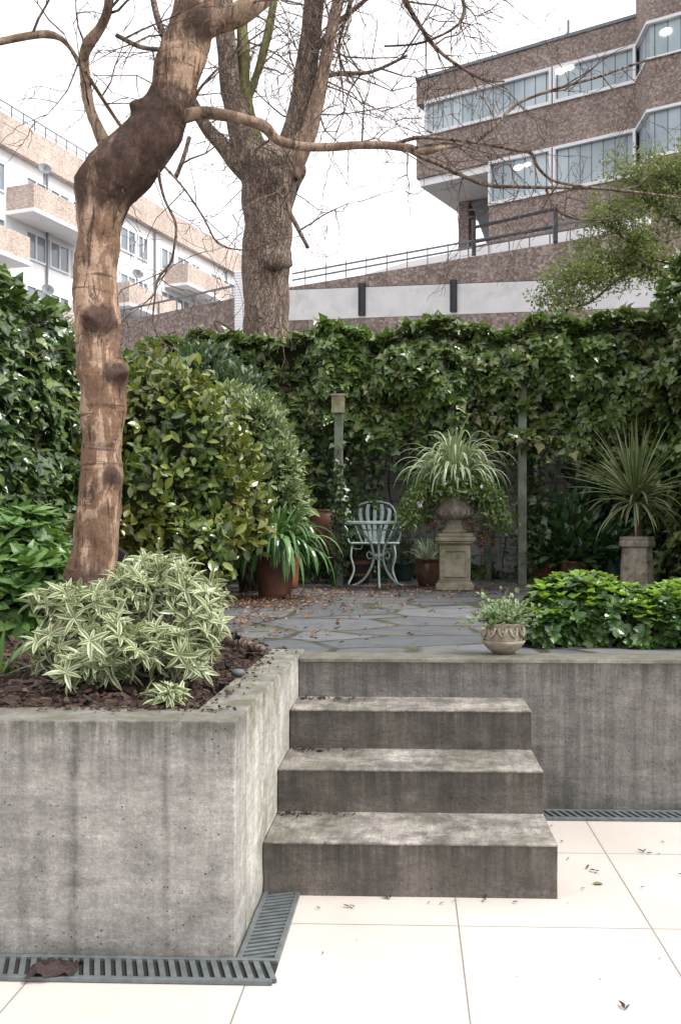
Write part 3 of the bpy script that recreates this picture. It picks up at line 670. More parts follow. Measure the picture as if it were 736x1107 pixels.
for k in range(260):
    x = -2.9+5.9*random.random(); z = 2.1+1.1*random.random(); p = [Vector((x,YP-.12+.1*random.random(),z))]
    for j in range(6): p.append(p[-1]+Vector((random.uniform(-.16,.16),random.uniform(-.05,.05),random.uniform(-.12,.1))))
    m.tube(spline(p,k=2), .006+.006*random.random(), 5)
m.build('stems', M['vine'], iv)
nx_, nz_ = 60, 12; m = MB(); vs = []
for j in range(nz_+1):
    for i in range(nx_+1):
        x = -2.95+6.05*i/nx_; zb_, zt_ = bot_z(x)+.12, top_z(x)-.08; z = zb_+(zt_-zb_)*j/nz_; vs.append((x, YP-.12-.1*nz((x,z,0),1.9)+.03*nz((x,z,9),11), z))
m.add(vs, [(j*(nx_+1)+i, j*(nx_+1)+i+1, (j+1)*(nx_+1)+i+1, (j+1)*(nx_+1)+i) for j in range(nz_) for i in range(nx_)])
vs2 = []; m.build('dark_backing', plain('ivy_dark_backing', (.03,.035,.018), .95, .6, 30, .8, .1), iv)  # dark backing sheet, shade deep in the ivy put into its colour

# --- ivy climbing the posts and hanging strands
def strand(mb, ms, p, L, sz, dens=40, sway=.25):
    q = [Vector(p)]; n_ = max(3, int(L/.12))
    for k in range(n_): q.append(q[-1] + Vector((random.uniform(-sway,sway)*.12, random.uniform(-.03,.03), -L/n_)))
    ms.tube(q, .004, 4, cap=False); c = spline(q, k=3); n = int(L*dens); ii = RNG.integers(0, len(c), n)
    pp = np.array([c[i] for i in ii]) + RNG.normal(size=(n,3))*.035
    mb.leaves(IVY, pp, rv(n)+np.array([0,-.4,-.5]), rv(n)*.6+np.array([0,-1,.5]), sz*(.6+.6*RNG.random(n)), RNG.random(n))
YS = YP
hg = thing('hanging_ivy', 'ivy strands trailing below the pergola in front of the pale wall', 'ivy', (.2,10.4,Z1))
mb = MB(); ms = MB()
for (px, wd, cnt) in ((352,.12,12), (575,.12,18), (335,.25,20), (700,.3,24), (395,.2,7), (640,.5,20)):
    c = P(px, 500, YP-.05)
    for k in range(cnt):
        z = random.uniform(1.2,2.5); strand(mb, ms, (c.x+random.gauss(0,wd*.6), YP-.12+random.uniform(-.08,.3), z), random.uniform(.3,.95) if z < 1.9 else .7, .075)
for k in range(15):                          # round the post with the carved cap
    c = P(366, 500, YP-.66); z = random.uniform(1.0,2.05); strand(mb, ms, (c.x+.01+random.gauss(0,.035), YP-.70+random.uniform(-.02,.03), z), min(random.uniform(.3,.6), z-Z1), .06)
for k in range(95):
    x = random.uniform(-1.1,2.7); strand(mb, ms, (x, YP+random.uniform(-.2,.6), bot_z(x)+random.uniform(.05,.25)), random.uniform(.15,.55) if k % 4 else random.uniform(.6,1.2), .08)
mb.build('foliage', M['ivyd'], hg); ms.build('stems', M['vine'], hg)

# --- ivy on the back wall (patchy) and side walls
wi = thing('wall_ivy', 'dark patchy ivy growing on the pale wall under the pergola', 'ivy', (.2,11.2,Z1))
pts = []
bare = [(352,530,30,50), (435,540,58,75), (520,540,50,75), (600,500,36,40), (548,575,40,45), (568,480,32,30), (588,520,26,50)]
while len(pts) < 9500:
    x = random.uniform(-3.2,3.1); z = random.uniform(Z1,2.9); px = 445 + x/11.2*1000; py = 580 - (z-H0)/11.2*1000; k = 1
    for (bx, by, rx, ry) in bare:
        q = ((px-bx)/rx)**2 + ((py-by)/ry)**2 + .5*nz((x,z,0),3.5)
        if q < 1: k = .02
    if random.random() > k * (.75 + .5*nz((x,z,3),2)): continue
    pts.append((x, 11.27-.06-random.random()**1.4*.28 - .12*abs(nz((x,z,7),2)), z))
mb = MB(); ivy_sheet(mb, 0, np.array(pts), (0,-1,.2), .07+.06*RNG.random(len(pts))); mb.build('foliage', M['ivyd'], wi)
m = MB()
for k in range(16):
    x = random.uniform(-1.5,2.6); q = [Vector((x,11.27,Z1))]
    for j in range(9): q.append(q[-1]+Vector((random.uniform(-.05,.05),random.uniform(-.015,.01),.2)))
    m.tube(spline(q,k=2), .004+.004*random.random(), 5)
m.build('stems', M['vine'], wi)

def hedge(name, label, xw, y0, y1, zt, face, n, size, mat, bulge=.3):
    t = thing(name, label, 'ivy', (xw,(y0+y1)/2,Z1)); mb = MB(); pts = []; 
    for k in range(n):
        y = y0+(y1-y0)*random.random(); z = Z1-.1+(zt(y)-Z1+.1)*random.random()**.8; tp = max(0,(z-(zt(y)-.25))/.25)
        b = bulge*(.5+.8*nz((y,z,0),1.3)+.35*nz((y,z,4),4)) - bulge*.6*tp*tp - random.random()**2*.15; pts.append((xw+face*b, y, z))
    ivy_sheet(mb, 0, np.array(pts), (face,-.35,.35), size*(.6+.7*RNG.random(n))); n2 = n//5; pts = []
    for k in range(n2): y = y0+(y1-y0)*random.random(); pts.append((xw+face*random.uniform(-.3,bulge*.7), y, zt(y)-.02+.05*nz((y,k*.01,0),5)+.06*random.random()))
    mb.leaves(IVY, pts, rv(n2)+np.array([face*.5,-.4,.2]), rv(n2)*.6+np.array([0,-.3,1]), size*(.6+.7*RNG.random(n2)), RNG.random(n2))
    mb.build('foliage', mat, t)
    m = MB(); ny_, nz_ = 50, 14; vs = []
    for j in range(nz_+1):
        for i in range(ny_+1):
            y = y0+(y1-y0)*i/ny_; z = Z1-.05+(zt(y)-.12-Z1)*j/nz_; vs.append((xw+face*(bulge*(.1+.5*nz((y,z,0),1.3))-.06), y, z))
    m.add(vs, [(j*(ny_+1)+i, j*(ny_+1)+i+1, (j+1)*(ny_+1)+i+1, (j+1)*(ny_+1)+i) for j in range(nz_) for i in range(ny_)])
    m.build('dark_backing', plain('hedge_dark_backing', (.03,.033,.018), .95, .6, 30, .8, .1), t)  # dark sheet closing the hedge, shade behind the leaves painted in
    m = MB()
    for k in range(50):
        y = y0+(y1-y0)*random.random(); q = [Vector((xw+face*.1,y,Z1))]
        for j in range(9): q.append(q[-1]+Vector((random.uniform(-.03,.04)*face,random.uniform(-.15,.15),.22)))
        m.tube(spline(q,k=2), .006+.006*random.random(), 5)
    m.build('stems', M['vine'], t); return t
hedge('ivy', 'glossy large leaved ivy hedge at the left edge behind the leaning tree', -3.2, 5.2, 10.9, lambda y: 2.93+.12*nz((y,0,0),1.5)+.06*nz((y,3,0),5), 1, 9500, .095, M['ivyl'], .45)
hedge('ivy', 'tall dark ivy hedge at the right edge behind the spiky palm', 3.0, 6.5, 11.0, lambda y: 3.92+.12*nz((y,8,0),1.5)-.20*max(0,y-8.6), -1, 8500, .10, M['ivy'], .6)

# --- generic shrub
def shrub(name, label, cat, blobs, base, n, T, size, mat, out=.7, up=.3, rnd_d=.6, shell=.16, lump=.22, ls=3.0, nup=.7, core=True, rosette=0, bark_m=None, coremat=None, stems=14, tilt=.35):
    t = thing(name, label, cat, base); B = [(Vector(c), Vector(r)) for (c, r) in blobs]
    areas = np.array([(r.x*r.y*r.z)**.667 for c, r in B]); areas /= areas.sum(); pos = []; outn = []
    while len(pos) < n:
        i = int(RNG.choice(len(B), p=areas)); c, r = B[i]; v = Vector(rv(1)[0]); 
        k = (1 - abs(random.gauss(0, shell))) * (1 + lump*noise.noise(Vector((c.x,c.y,c.z))+v*ls) + lump*.5*noise.noise(v*ls*3)); p = c + Vector((v.x*r.x,v.y*r.y,v.z*r.z))*k
        if p.z < base[2]+.01: continue
        if any(j != i and ((p-c2).x/r2.x)**2+((p-c2).y/r2.y)**2+((p-c2).z/r2.z)**2 < .55 for j, (c2, r2) in enumerate(B)): continue
        pos.append(tuple(p)); outn.append(tuple(Vector((v.x/r.x,v.y/r.y,v.z/r.z)).normalized()))
    pos = np.array(pos); outn = np.array(outn); mb = MB(); upv = np.array([0,0,1.0])
    if rosette:
        ax = outn*.6 + upv*.6 + rv(n)*tilt; ax /= np.linalg.norm(ax,axis=1,keepdims=True)
        rr = RNG.random(n)
        for k in range(rosette):
            a = 2*PI*(k+RNG.random(n)*.5)/rosette; u = np.cross(ax, np.array([.3,.8,.1])); u /= np.linalg.norm(u,axis=1,keepdims=True); w_ = np.cross(ax,u)
            lift = .15+.7*RNG.random(n)
            d = u*np.cos(a)[:,None]+w_*np.sin(a)[:,None]+ax*lift[:,None]
            mb.leaves(T, pos, d, ax+rv(n)*.2, size*(.65+.5*RNG.random(n)), np.clip(rr*.7+RNG.random(n)*.3,0,1))
    else:
        d = outn*out+upv*up+rv(n)*rnd_d; nn = outn*.5+upv*nup+rv(n)*.4
        mb.leaves(T, pos, d, nn, size*(.6+.7*RNG.random(n)), RNG.random(n))
    mb.build('foliage', mat, t)
    m = MB(); b0 = Vector(base)
    for k in range(stems):
        c, r = B[k % len(B)]; v = Vector(rv(1)[0]); tip = c + Vector((v.x*r.x,v.y*r.y,abs(v.z)*r.z))*.85; q0 = b0 + Vector((random.uniform(-.08,.08),random.uniform(-.08,.08),-.03))
        mid = q0.lerp(tip,.5)+Vector((random.uniform(-.08,.08),random.uniform(-.08,.08),.0)); pp, rr = spline([q0,mid,tip],[.012+.01*random.random(),.008,.003],4); m.tube(pp, rr, 5)
    if core and stems: pass
    m.build('branches', bark_m or M['vine'], t)
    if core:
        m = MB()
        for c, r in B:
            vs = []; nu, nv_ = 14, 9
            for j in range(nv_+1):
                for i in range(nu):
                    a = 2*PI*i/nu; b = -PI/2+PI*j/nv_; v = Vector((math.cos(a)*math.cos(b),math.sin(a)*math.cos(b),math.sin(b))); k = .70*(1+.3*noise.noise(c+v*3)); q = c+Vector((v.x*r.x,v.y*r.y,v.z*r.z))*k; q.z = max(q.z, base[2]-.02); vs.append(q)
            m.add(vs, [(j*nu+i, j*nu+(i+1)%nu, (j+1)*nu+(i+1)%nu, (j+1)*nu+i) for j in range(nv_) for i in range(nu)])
        m.build('dark_core', coremat or plain('dark_leaf_core', (.025,.04,.016), .95, .7, 40, .9, .1), t)  # solid core blocks see-through, shade inside the bush put into its dark colour
    return t
def bl_(px, py, Y, rx, rz, ry=None): # blob from a pixel box
    p = P(px, py, Y); return (p, (rx/1000*Y, ry if ry else rx/1000*Y, rz/1000*Y))
# camellia in the middle left
M['cam'] = leafmat('camellia_leaves', [(.03,.06,.02), (.065,.115,.03), (.12,.18,.045), (.26,.30,.07)], .2, trans=.22, tcol=(.25,.3,.03), spec=.7, patch=((.17,.16,.025), 1.6))
shrub('camellia', 'glossy olive leaved camellia bush right of the leaning trunk', 'shrub', [bl_(178,440,6.5,52,52), bl_(210,480,6.4,50,50), bl_(160,540,6.2,52,55), bl_(225,545,6.5,42,50), bl_(160,408,6.8,34,32), bl_(128,470,6.8,42,60), bl_(200,595,6.2,55,36), bl_(244,505,6.9,34,40), bl_(120,560,6.4,40,50), bl_(262,560,6.9,30,36)],
      (P(190,580,6.3).x,6.5,Z1), 8500, LANW, .088, M['cam'], stems=26, nup=.35, shell=.34, lump=.6, ls=2.2, rnd_d=.9, out=.5)
M['pit'] = leafmat('pittosporum_leaves', [(.08,.13,.045), (.14,.20,.07), (.23,.30,.12), (.34,.40,.2)], .33, edge=(.52,.55,.36), eth=(.6,1.0), trans=.2, spec=.6)
shrub('pittosporum', 'pale fine leaved domed bush between the camellia and the strappy potted plant', 'shrub', [bl_(272,470,8.4,40,44), bl_(292,510,8.3,34,40), bl_(250,445,8.6,32,28), bl_(248,515,8.3,40,50), bl_(305,545,8.3,26,34), bl_(258,570,8.0,30,36)],
      (P(270,580,8.3).x,8.3,Z1), 11000, lance(3,.2,.5,.1,.04), .068, M['pit'], stems=26, out=.8, rnd_d=.7, shell=.24, lump=.4, ls=2.6)
M['sage'] = leafmat('grey_green_leaves', [(.05,.09,.05), (.09,.13,.08), (.14,.19,.12)], .5, trans=.15)
shrub('olive_shrub', 'grey green airy shrub standing tallest between camellia and back ivy', 'shrub', [bl_(222,400,9.3,34,26), bl_(200,415,9.2,34,30), bl_(250,425,9.2,34,26)], (P(220,580,9.2).x,9.2,Z1), 2600, TINY, .10, M['sage'], core=False, stems=30)
# plant at the far left
M['fat'] = leafmat('broad_pale_leaves', [(.06,.13,.04), (.09,.19,.05), (.14,.26,.07), (.22,.34,.11)], .35, trans=.25, spec=.5)
shrub('leafy_shrub', 'light green broad leaved shrub at the left edge in front of the ivy', 'shrub', [bl_(18,610,4.6,48,42), bl_(50,640,4.4,34,36), bl_(0,660,4.3,45,45), bl_(30,575,4.9,30,22)],
      (P(20,580,4.5).x,4.5,Z1+.03), 420, lance(4,.22,.5,.25,.05), .13, M['fat'], rosette=7, stems=16)
# variegated shrub in the bed
M['varie'] = leafmat('variegated_leaves', [(.08,.14,.05), (.12,.19,.08), (.17,.25,.12)], .35, edge=(.58,.58,.37), eth=(.3,.88), trans=.2, tcol=(.4,.5,.2), spec=.55, vein=False)
shrub('variegated_shrub', 'cream edged variegated shrub spilling over the planter wall top', 'shrub', [bl_(150,640,3.1,36,28), bl_(200,648,3.1,36,30), bl_(172,618,3.2,34,22), bl_(100,662,3.0,40,26), bl_(70,650,3.1,34,20), bl_(130,700,2.85,48,28), bl_(190,700,2.9,40,28), bl_(60,700,2.95,28,22), bl_(222,680,2.95,22,34), bl_(225,650,3.1,18,24), bl_(100,725,2.8,40,18)],
      (P(140,580,3.0).x,3.0,Z1+.02), 760, lance(5,.12,.45,.38,.05), .060, M['varie'], rosette=6, stems=44, shell=.5, lump=.6, ls=2.5, core=False, tilt=.8)
shrub('variegated_sprig', 'low cream edged sprig hanging over the front edge of the planter wall', 'shrub', [bl_(178,752,2.62,22,8,.04)], (P(178,580,2.64).x,2.64,Z1+.01), 20, lance(5,.125,.45,.3,.05), .055, M['varie'], rosette=6, stems=4, core=False)
# clipped mounds on the right wall
M['cho'] = leafmat('pittosporum_tobira_leaves', [(.02,.05,.016), (.03,.078,.02), (.05,.11,.025), (.085,.17,.03)], .28, trans=.2, spec=.6)
M['chot'] = leafmat('fresh_tip_leaves', [(.12,.25,.03), (.20,.36,.05), (.28,.42,.07)], .3, trans=.3, tcol=(.4,.6,.05), spec=.5)
def mound(label, blobs, base, n, seed):
    t = shrub('evergreen_mound', label, 'shrub', blobs, base, n, OVAL, .052, M['cho'], rosette=6, stems=16, shell=.10, lump=.14)
    mb = MB(); pp = []
    for k in range(n//4):
        c, r = blobs[k % len(blobs)]; c = Vector(c); v = Vector(rv(1)[0]); v.z = abs(v.z)*.9+.45; v.normalize(); pp.append(c+Vector((v.x*r[0],v.y*r[1],v.z*r[2]))*(1.0+.08*random.random()))
    pp = np.array(pp); N = len(pp); ax = np.array([0,0,1.0])+rv(N)*.4
    for k in range(6):
        a = 2*PI*k/6+RNG.random(N); d = np.c_[np.cos(a),np.sin(a),.35+.6*RNG.random(N)]; mb.leaves(OVAL, pp, d, ax, .042*(.6+.6*RNG.random(N)), RNG.random(N))
    mb.build('young_leaves', M['chot'], t)
mound('rounded dark green shrub with lime tips beside the small carved pot', [bl_(612,668,4.45,46,42,.22), bl_(650,672,4.4,40,38,.2), bl_(590,684,4.35,32,30,.16), bl_(630,648,4.7,44,26,.2)], (P(625,580,4.45).x,4.45,Z1), 800, 1)
mound('lower dark green shrub with lime tips at the right frame edge', [bl_(715,676,4.4,36,34,.22), bl_(760,672,4.5,44,40,.22), bl_(692,684,4.36,32,32,.18), bl_(680,664,4.5,30,28,.18), bl_(735,655,4.8,40,24,.2)], (P(730,580,4.45).x,4.45,Z1), 800, 2)

# --- trees
BK = [(P(160,150,4.0),.26), (P(135,178,4.0),.27), (P(112,205,4.0),.20), (P(180,125,4.0),.2), (P(108,345,3.9),.10), (P(133,405,3.9),.11), (P(128,515,3.9),.09), (P(95,650,3.95),.2), (P(212,25,3.95),.12)]
M['bark1'] = bark('smooth_peeling_bark', (.46,.325,.23), (.25,.155,.10), (.045,.028,.022), knots=BK)
M['bark2'] = bark('rough_plane_bark', (.37,.28,.215), (.25,.19,.15), (.075,.055,.045), plates=True)
M['mossy'] = bark('mossy_bark', (.26,.26,.10), (.17,.16,.07), (.05,.045,.025))
M['bark3'] = bark('pale_limb_bark', (.33,.24,.17), (.22,.15,.11), (.06,.04,.03))
def twigs(m, p0, d0, L, r, depth, droop=0):
    n_ = 5; q = [Vector(p0)]; d = Vector(d0).normalized()
    for k in range(n_):
        d = (d + Vector((random.gauss(0,.22),random.gauss(0,.22),random.gauss(0,.2)-droop))).normalized(); q.append(q[-1]+d*L/n_)
    m.tube(q, [max(.0012,r*(1-.75*k/n_)) for k in range(n_+1)], 5 if r > .006 else 4, cap=False)
    if depth > 0:
        for k in range(2, n_+1):
            if random.random() < .8:
                dd = (d + Vector(rv(1)[0])*.9).normalized(); twigs(m, q[k], dd, L*random.uniform(.4,.65), r*.55, depth-1, droop)
nt = thing('leaning_tree', 'crooked bare tree with smooth mottled brown trunk rising from the bed', 'tree', (P(90,580,4).x,4.0,Z1))
def limb(parent, name, pix, mat, seg=12, bump=.1, bs=9, k=5, Y=4.0):
    pts = [P(a[0],a[1],a[3] if len(a) > 3 else Y) for a in pix]; rad = [a[2]/2000*(a[3] if len(a) > 3 else Y) for a in pix]
    pp, rr = spline(pts, rad, k); m = MB(); m.tube(pp, rr, seg, bump, bs); m.build(name, mat, parent, smooth=True); return pp, rr
pix = [(84,712,74),(88,680,62),(94,640,55),(101,600,48),(107,560,45),(110,515,46),(111,475,43),(112,440,46),(111,405,51),(107,370,45),(104,335,49),(104,300,44),(106,260,46),(109,225,50),(118,197,64),(137,176,64),(160,153,60),(176,128,48),(183,105,44),(190,82,48),(199,55,48),(208,28,49),(214,0,47),(218,-40,44),(222,-90,40)]
pp = [P(a,b,4.0) for a,b,_ in pix]; rr = [c/2000*4 for _,_,c in pix]; pp, rr = spline(pp, rr, 14)
m = MB(); m.tube(pp, rr, 64, .14, 9)
KN = []
for (x,y,r_,ex,ey,am) in ((106,346,.05,-1,2,.035), (128,405,.05,9,-2,.05), (122,514,.042,9,-3,.042), (157,123,.05,-5,-2,.05), (97,198,.06,-7,3,.03), (186,116,.07,7,0,.03), (212,24,.08,5,0,.02), (88,300,.07,-8,0,.012), (130,460,.06,8,0,.012), (95,560,.08,-6,0,.012), (130,215,.07,8,0,.012)):
    d_ = (RGT*ex/10 + Vector((0,-.6,-ey/20))).normalized(); c = P(x,y,4.0) - Vector((0,.085 if abs(ex) < 4 else .03,0)); KN.append((c, d_, r_, am))
vv = []
for q in m.v:
    q = Vector(q)
    for c, d_, r_, am in KN:
        D = (q-c).length/r_
        if D < 2.5:
            k = math.exp(-D*D*1.3); dent = math.exp(-D*D*14)*.35 if am > .02 else 0
            q = q + d_*am*(k*(1+.5*noise.noise(q*30)) - dent)
    q = q + Vector((noise.noise(q*22), noise.noise(q*22+Vector((7,0,0))), 0))*.004 + Vector((noise.noise(q*55), noise.noise(q*55+Vector((7,0,0))), 0))*.0018
    vv.append(tuple(q))
m.v = vv
m.build('trunk', M['bark1'], nt, smooth=True)
limbs = []
limbs.append(limb(nt,'branch',[(214,30,34),(232,24,28),(252,18,25),(272,6,24),(288,-12,22,4.1),(300,-60,20,4.2)],M['bark3']))
limbs.append(limb(nt,'branch',[(122,172,20),(112,152,15),(104,134,12),(97,115,11),(93,90,11),(91,62,11,3.95),(97,46,13,3.9),(108,30,9,3.9),(116,10,8,3.85),(119,-20,7,3.8)],M['bark3']))
limbs.append(limb(nt,'branch',[(97,48,8,3.9),(107,38,6,3.9),(117,15,8,3.9),(120,-15,7,3.8)],M['bark3'],8))
limbs.append(limb(nt,'branch',[(198,126,16),(220,122,14),(245,125,12.5),(268,130,12),(286,137,13,4.05),(300,151,10,4.1),(325,158,9.5,4.15),(355,159,9,4.2),(385,157,8.5,4.2),(415,157,8,4.25),(440,160,9,4.25),(458,164,7.5,4.3),(478,160,5,4.3),(498,157,4,4.35)],M['bark3']))
limbs.append(limb(nt,'branch',[(440,161,5,4.25),(455,170,4.5,4.28),(475,178,4.2,4.3),(500,190,4,4.35),(525,200,4,4.4),(560,202,4,4.4),(600,203,3.6,4.45),(650,204,3.2,4.5),(700,210,2.8,4.5),(760,214,2.4,4.5)],M['bark2'],8))
limbs.append(limb(nt,'branch',[(424,157,4.5,4.25),(450,149,4,4.25),(480,150,4,4.3),(520,155,3.6,4.35),(560,163,3.6,4.35),(574,166,4,4.35),(582,182,3.4,4.35),(600,196,3.2,4.4),(640,203,3,4.4),(690,208,2.5,4.45),(760,218,2.2,4.5)],M['bark2'],8))
limbs.append(limb(nt,'branch',[(516,152,4,4.35),(535,136,3.6,4.35),(555,115,3.4,4.4),(580,103,3.2,4.4),(615,92,3,4.4),(650,82,2.8,4.45),(690,68,2.4,4.5),(760,50,2,4.5)],M['bark2'],8))
limbs.append(limb(nt,'branch',[(-30,52,8,3.7),(0,45,8,3.75),(30,39,8,3.8),(52,37,9,3.85),(68,43,6,3.85),(82,60,4,3.9),(92,76,4,3.9),(110,105,4,4.1),(132,138,4,4.2),(140,146,3,4.2)],M['bark3'],8))
limbs.append(limb(nt,'branch',[(590,205,3,4.45),(600,225,3,4.45),(620,236,2.6,4.45),(655,237,2.2,4.5),(672,232,1.6,4.5)],M['bark2'],7))
limbs.append(limb(nt,'branch',[(170,172,5),(172,190,4),(178,215,3),(190,242,3),(188,270,2.6),(184,285,3),(172,300,3),(168,318,2),(166,350,2),(176,372,1.5)],M['bark2'],7))
limbs.append(limb(nt,'branch',[(178,180,3),(200,205,2.2),(220,235,2.2),(235,262,2.2),(258,270,1.8),(280,268,1.2)],M['bark2'],6))
limbs.append(limb(nt,'branch',[(206,122,4),(215,98,3),(235,75,2.5),(262,50,2),(290,30,1.6)],M['bark2'],6))
limbs.append(limb(nt,'branch',[(126,38,5,3.9),(150,50,5,3.9),(172,54,4,3.9)],M['bark2'],7))
limbs.append(limb(nt,'branch',[(300,-60,20,4.2),(340,-95,14,4.4),(390,-70,10,4.7),(425,-20,7,4.9),(455,30,5,5),(480,60,4,5),(520,85,3,5),(545,88,2,5)],M['bark2'],8))
limbs.append(limb(nt,'branch',[(390,-70,8,4.7),(384,-20,6,4.8),(375,15,4,4.8),(366,55,3,4.9),(378,90,2.2,4.9)],M['bark2'],7))
limbs.append(limb(nt,'branch',[(340,-95,8,4.4),(440,-75,8,4.8),(490,-20,5,5),(500,20,3,5),(460,45,2.5,5),(415,50,2,5)],M['bark2'],7))
m = MB()
for li, (pts, rads) in enumerate(limbs):
    cnt = [3,3,2,9,10,9,9,5,5,7,5,4,2,16,9,14][li]
    for k in range(cnt):
        i = random.randrange(max(1,len(pts)//5), len(pts)-1); d = (pts[i+1]-pts[i]).normalized(); dd = d*.5+Vector(rv(1)[0])*.8; dd.y *= .6
        twigs(m, pts[i], dd, random.uniform(.18,.55), max(.0025,min(.006,rads[i]*.5)), 2, -.02 if li < 9 else .08)
m.build('twigs', M['bark2'], nt)

bt = thing('plane_tree', 'big bare tree with rough ridged trunk and forked limbs behind the ivy', 'tree', (P(288,580,16).x,16,-.12))
p_ = dict(Y=16.0, bs=2.2)
c_ = P(288,580,16)
m = MB(); pix = [(287,640,56),(287,600,56),(287,450,54),(288,370,50),(288,340,49),(288,310,49),(288,290,52),(289,270,51),(290,245,52),(291,222,56),(292,200,64),(293,185,72),(294,172,66),(296,160,40)]
pp, rr = spline([P(a,b,16) for a,b,_ in pix], [c*.5*16/1000 for _,_,c in pix], 5); pp[0].z = -.12; m.tube(pp, rr, 30, .16, 2.4)
m.tube([P(297,280,15.9),P(297,283,15.55),P(298,286,15.48)], [.30,.15,.05], 16, .5, 5); m.build('trunk', M['bark2'], bt, smooth=True)
bl2 = []
bl2.append(limb(bt,'branch',[(282,198,38),(268,168,32),(259,135,26),(251,100,24),(246,60,22),(243,20,21),(241,-40,20)],M['bark2'],16,.15,2.5,5,16))
bl2.append(limb(bt,'branch',[(303,196,42),(315,165,34),(322,135,27),(328,100,25),(333,60,24),(338,20,22),(342,-40,20)],M['bark2'],16,.15,2.5,5,16))
bl2.append(limb(bt,'branch',[(312,190,24,15.8),(330,155,19,15.8),(340,120,16,15.8),(348,85,14,15.8),(356,45,13,15.8),(364,5,12,15.8),(372,-40,11,15.8)],M['bark3'],12,.15,2.5,5,16))
bl2.append(limb(bt,'branch',[(290,185,26,16.2),(276,150,18,16.2),(268,120,15,16.2),(264,85,13,16.2),(263,50,14,16.2),(262,20,12,16.2),(268,-30,10,16.2)],M['mossy'],12,.2,3,5,16))
bl2.append(limb(bt,'branch',[(266,112,9,16.2),(275,88,9,16.2),(284,60,9,16.2),(292,25,9,16.2),(300,-20,8,16.2)],M['mossy'],10,.25,3,5,16))
bl2.append(limb(bt,'branch',[(276,195,22),(255,175,20),(238,155,17),(222,136,14),(208,110,11),(198,85,9),(180,45,8),(168,10,7),(160,-40,6)],M['bark2'],12,.15,2.5,5,16))
bl2.append(limb(bt,'branch',[(322,150,6),(313,168,7),(308,190,6),(312,225,5),(320,243,5),(333,268,4)],M['bark2'],8,.2,3,4,15.4))
bl2.append(limb(bt,'branch',[(205,148,5,15.5),(198,172,5,15.5),(190,192,5,15.5)],M['bark2'],8,.2,3,4,15.5))
bl2.append(limb(bt,'branch',[(338,60,8),(360,30,6),(385,8,5),(420,-20,4)],M['bark2'],8,.2,3,4,16))
bl2.append(limb(bt,'branch',[(330,90,6),(362,80,5),(400,78,4),(440,60,3)],M['bark2'],8,.2,3,4,16))
m = MB()
for li, (pts, rads) in enumerate(bl2):
    for k in range([8,9,10,6,4,9,4,1,9,7][li]):
        i = random.randrange(len(pts)//4, len(pts)-1); d = (pts[i+1]-pts[i]).normalized(); twigs(m, pts[i], d*.3+Vector(rv(1)[0])*.9, random.uniform(.8,2.4), .018, 3 if k % 3 == 0 else 2, .03)
m.build('twigs', M['bark2'], bt)

# small leaved tree upper right
M['wil'] = leafmat('small_fresh_leaves', [(.06,.09,.02), (.10,.14,.035), (.15,.20,.05), (.22,.26,.09)], .5, trans=.3, tcol=(.35,.4,.1))
wt = thing('leafy_tree', 'feathery light green tree with dark branches over the upper right ivy', 'tree', (P(720,580,11.9).x,11.9,Z1))
m = MB(); wl = []
def wl_(pix):
    pp, rr = spline([P(a[0],a[1],a[3]) for a in pix], [a[2]/2000*a[3] for a in pix], 5); m.tube(pp, rr, 8, .1, 8); wl.append(pp)
wl_([(745,640,14,12),(745,500,13,12),(748,400,12,12),(752,330,10,12),(760,250,8,12),(765,180,6,12)])
wl_([(750,340,7,12),(735,310,6,12),(700,290,5,11.8),(665,285,4,11.7),(635,298,3,11.6),(610,312,2.5,11.5)])
wl_([(756,310,6,12),(735,288,6,11.8),(705,278,5,11.7),(680,262,4,11.6),(660,245,3,11.6),(640,236,2.5,11.5)])
wl_([(760,270,5,12),(735,240,4,11.8),(705,215,3,11.7),(685,195,2.5,11.7)])
wl_([(700,290,3.5,11.8),(670,300,3,11.6),(640,325,2.5,11.5),(612,335,2,11.4)])
wl_([(765,230,5,12),(740,205,4,11.9),(720,185,3,11.8)])
m.build('trunk', M['vine'], wt)
m2 = MB(); tips = []
for pl in wl[1:]:
    for k in range(34):
        i = random.randrange(3, len(pl)); q = [pl[i]]; d = Vector(rv(1)[0]); d.z = abs(d.z)*.7; d.x -= .3
        for j in range(5): d = (d+Vector(rv(1)[0])*.35).normalized(); q.append(q[-1]+d*random.uniform(.06,.13))
        m2.tube(q, .003, 4, cap=False); tips += q[1:]
m2.build('twigs', M['vine'], wt)
tp = np.array([tuple(tips[i]) for i in RNG.integers(0,len(tips),15000)]) + RNG.normal(size=(15000,3))*.07
mb = MB(); mb.leaves(TINY, tp, rv(15000)+np.array([0,0,.1]), rv(15000), .04+.035*RNG.random(15000), RNG.random(15000)); mb.build('foliage', M['wil'], wt)

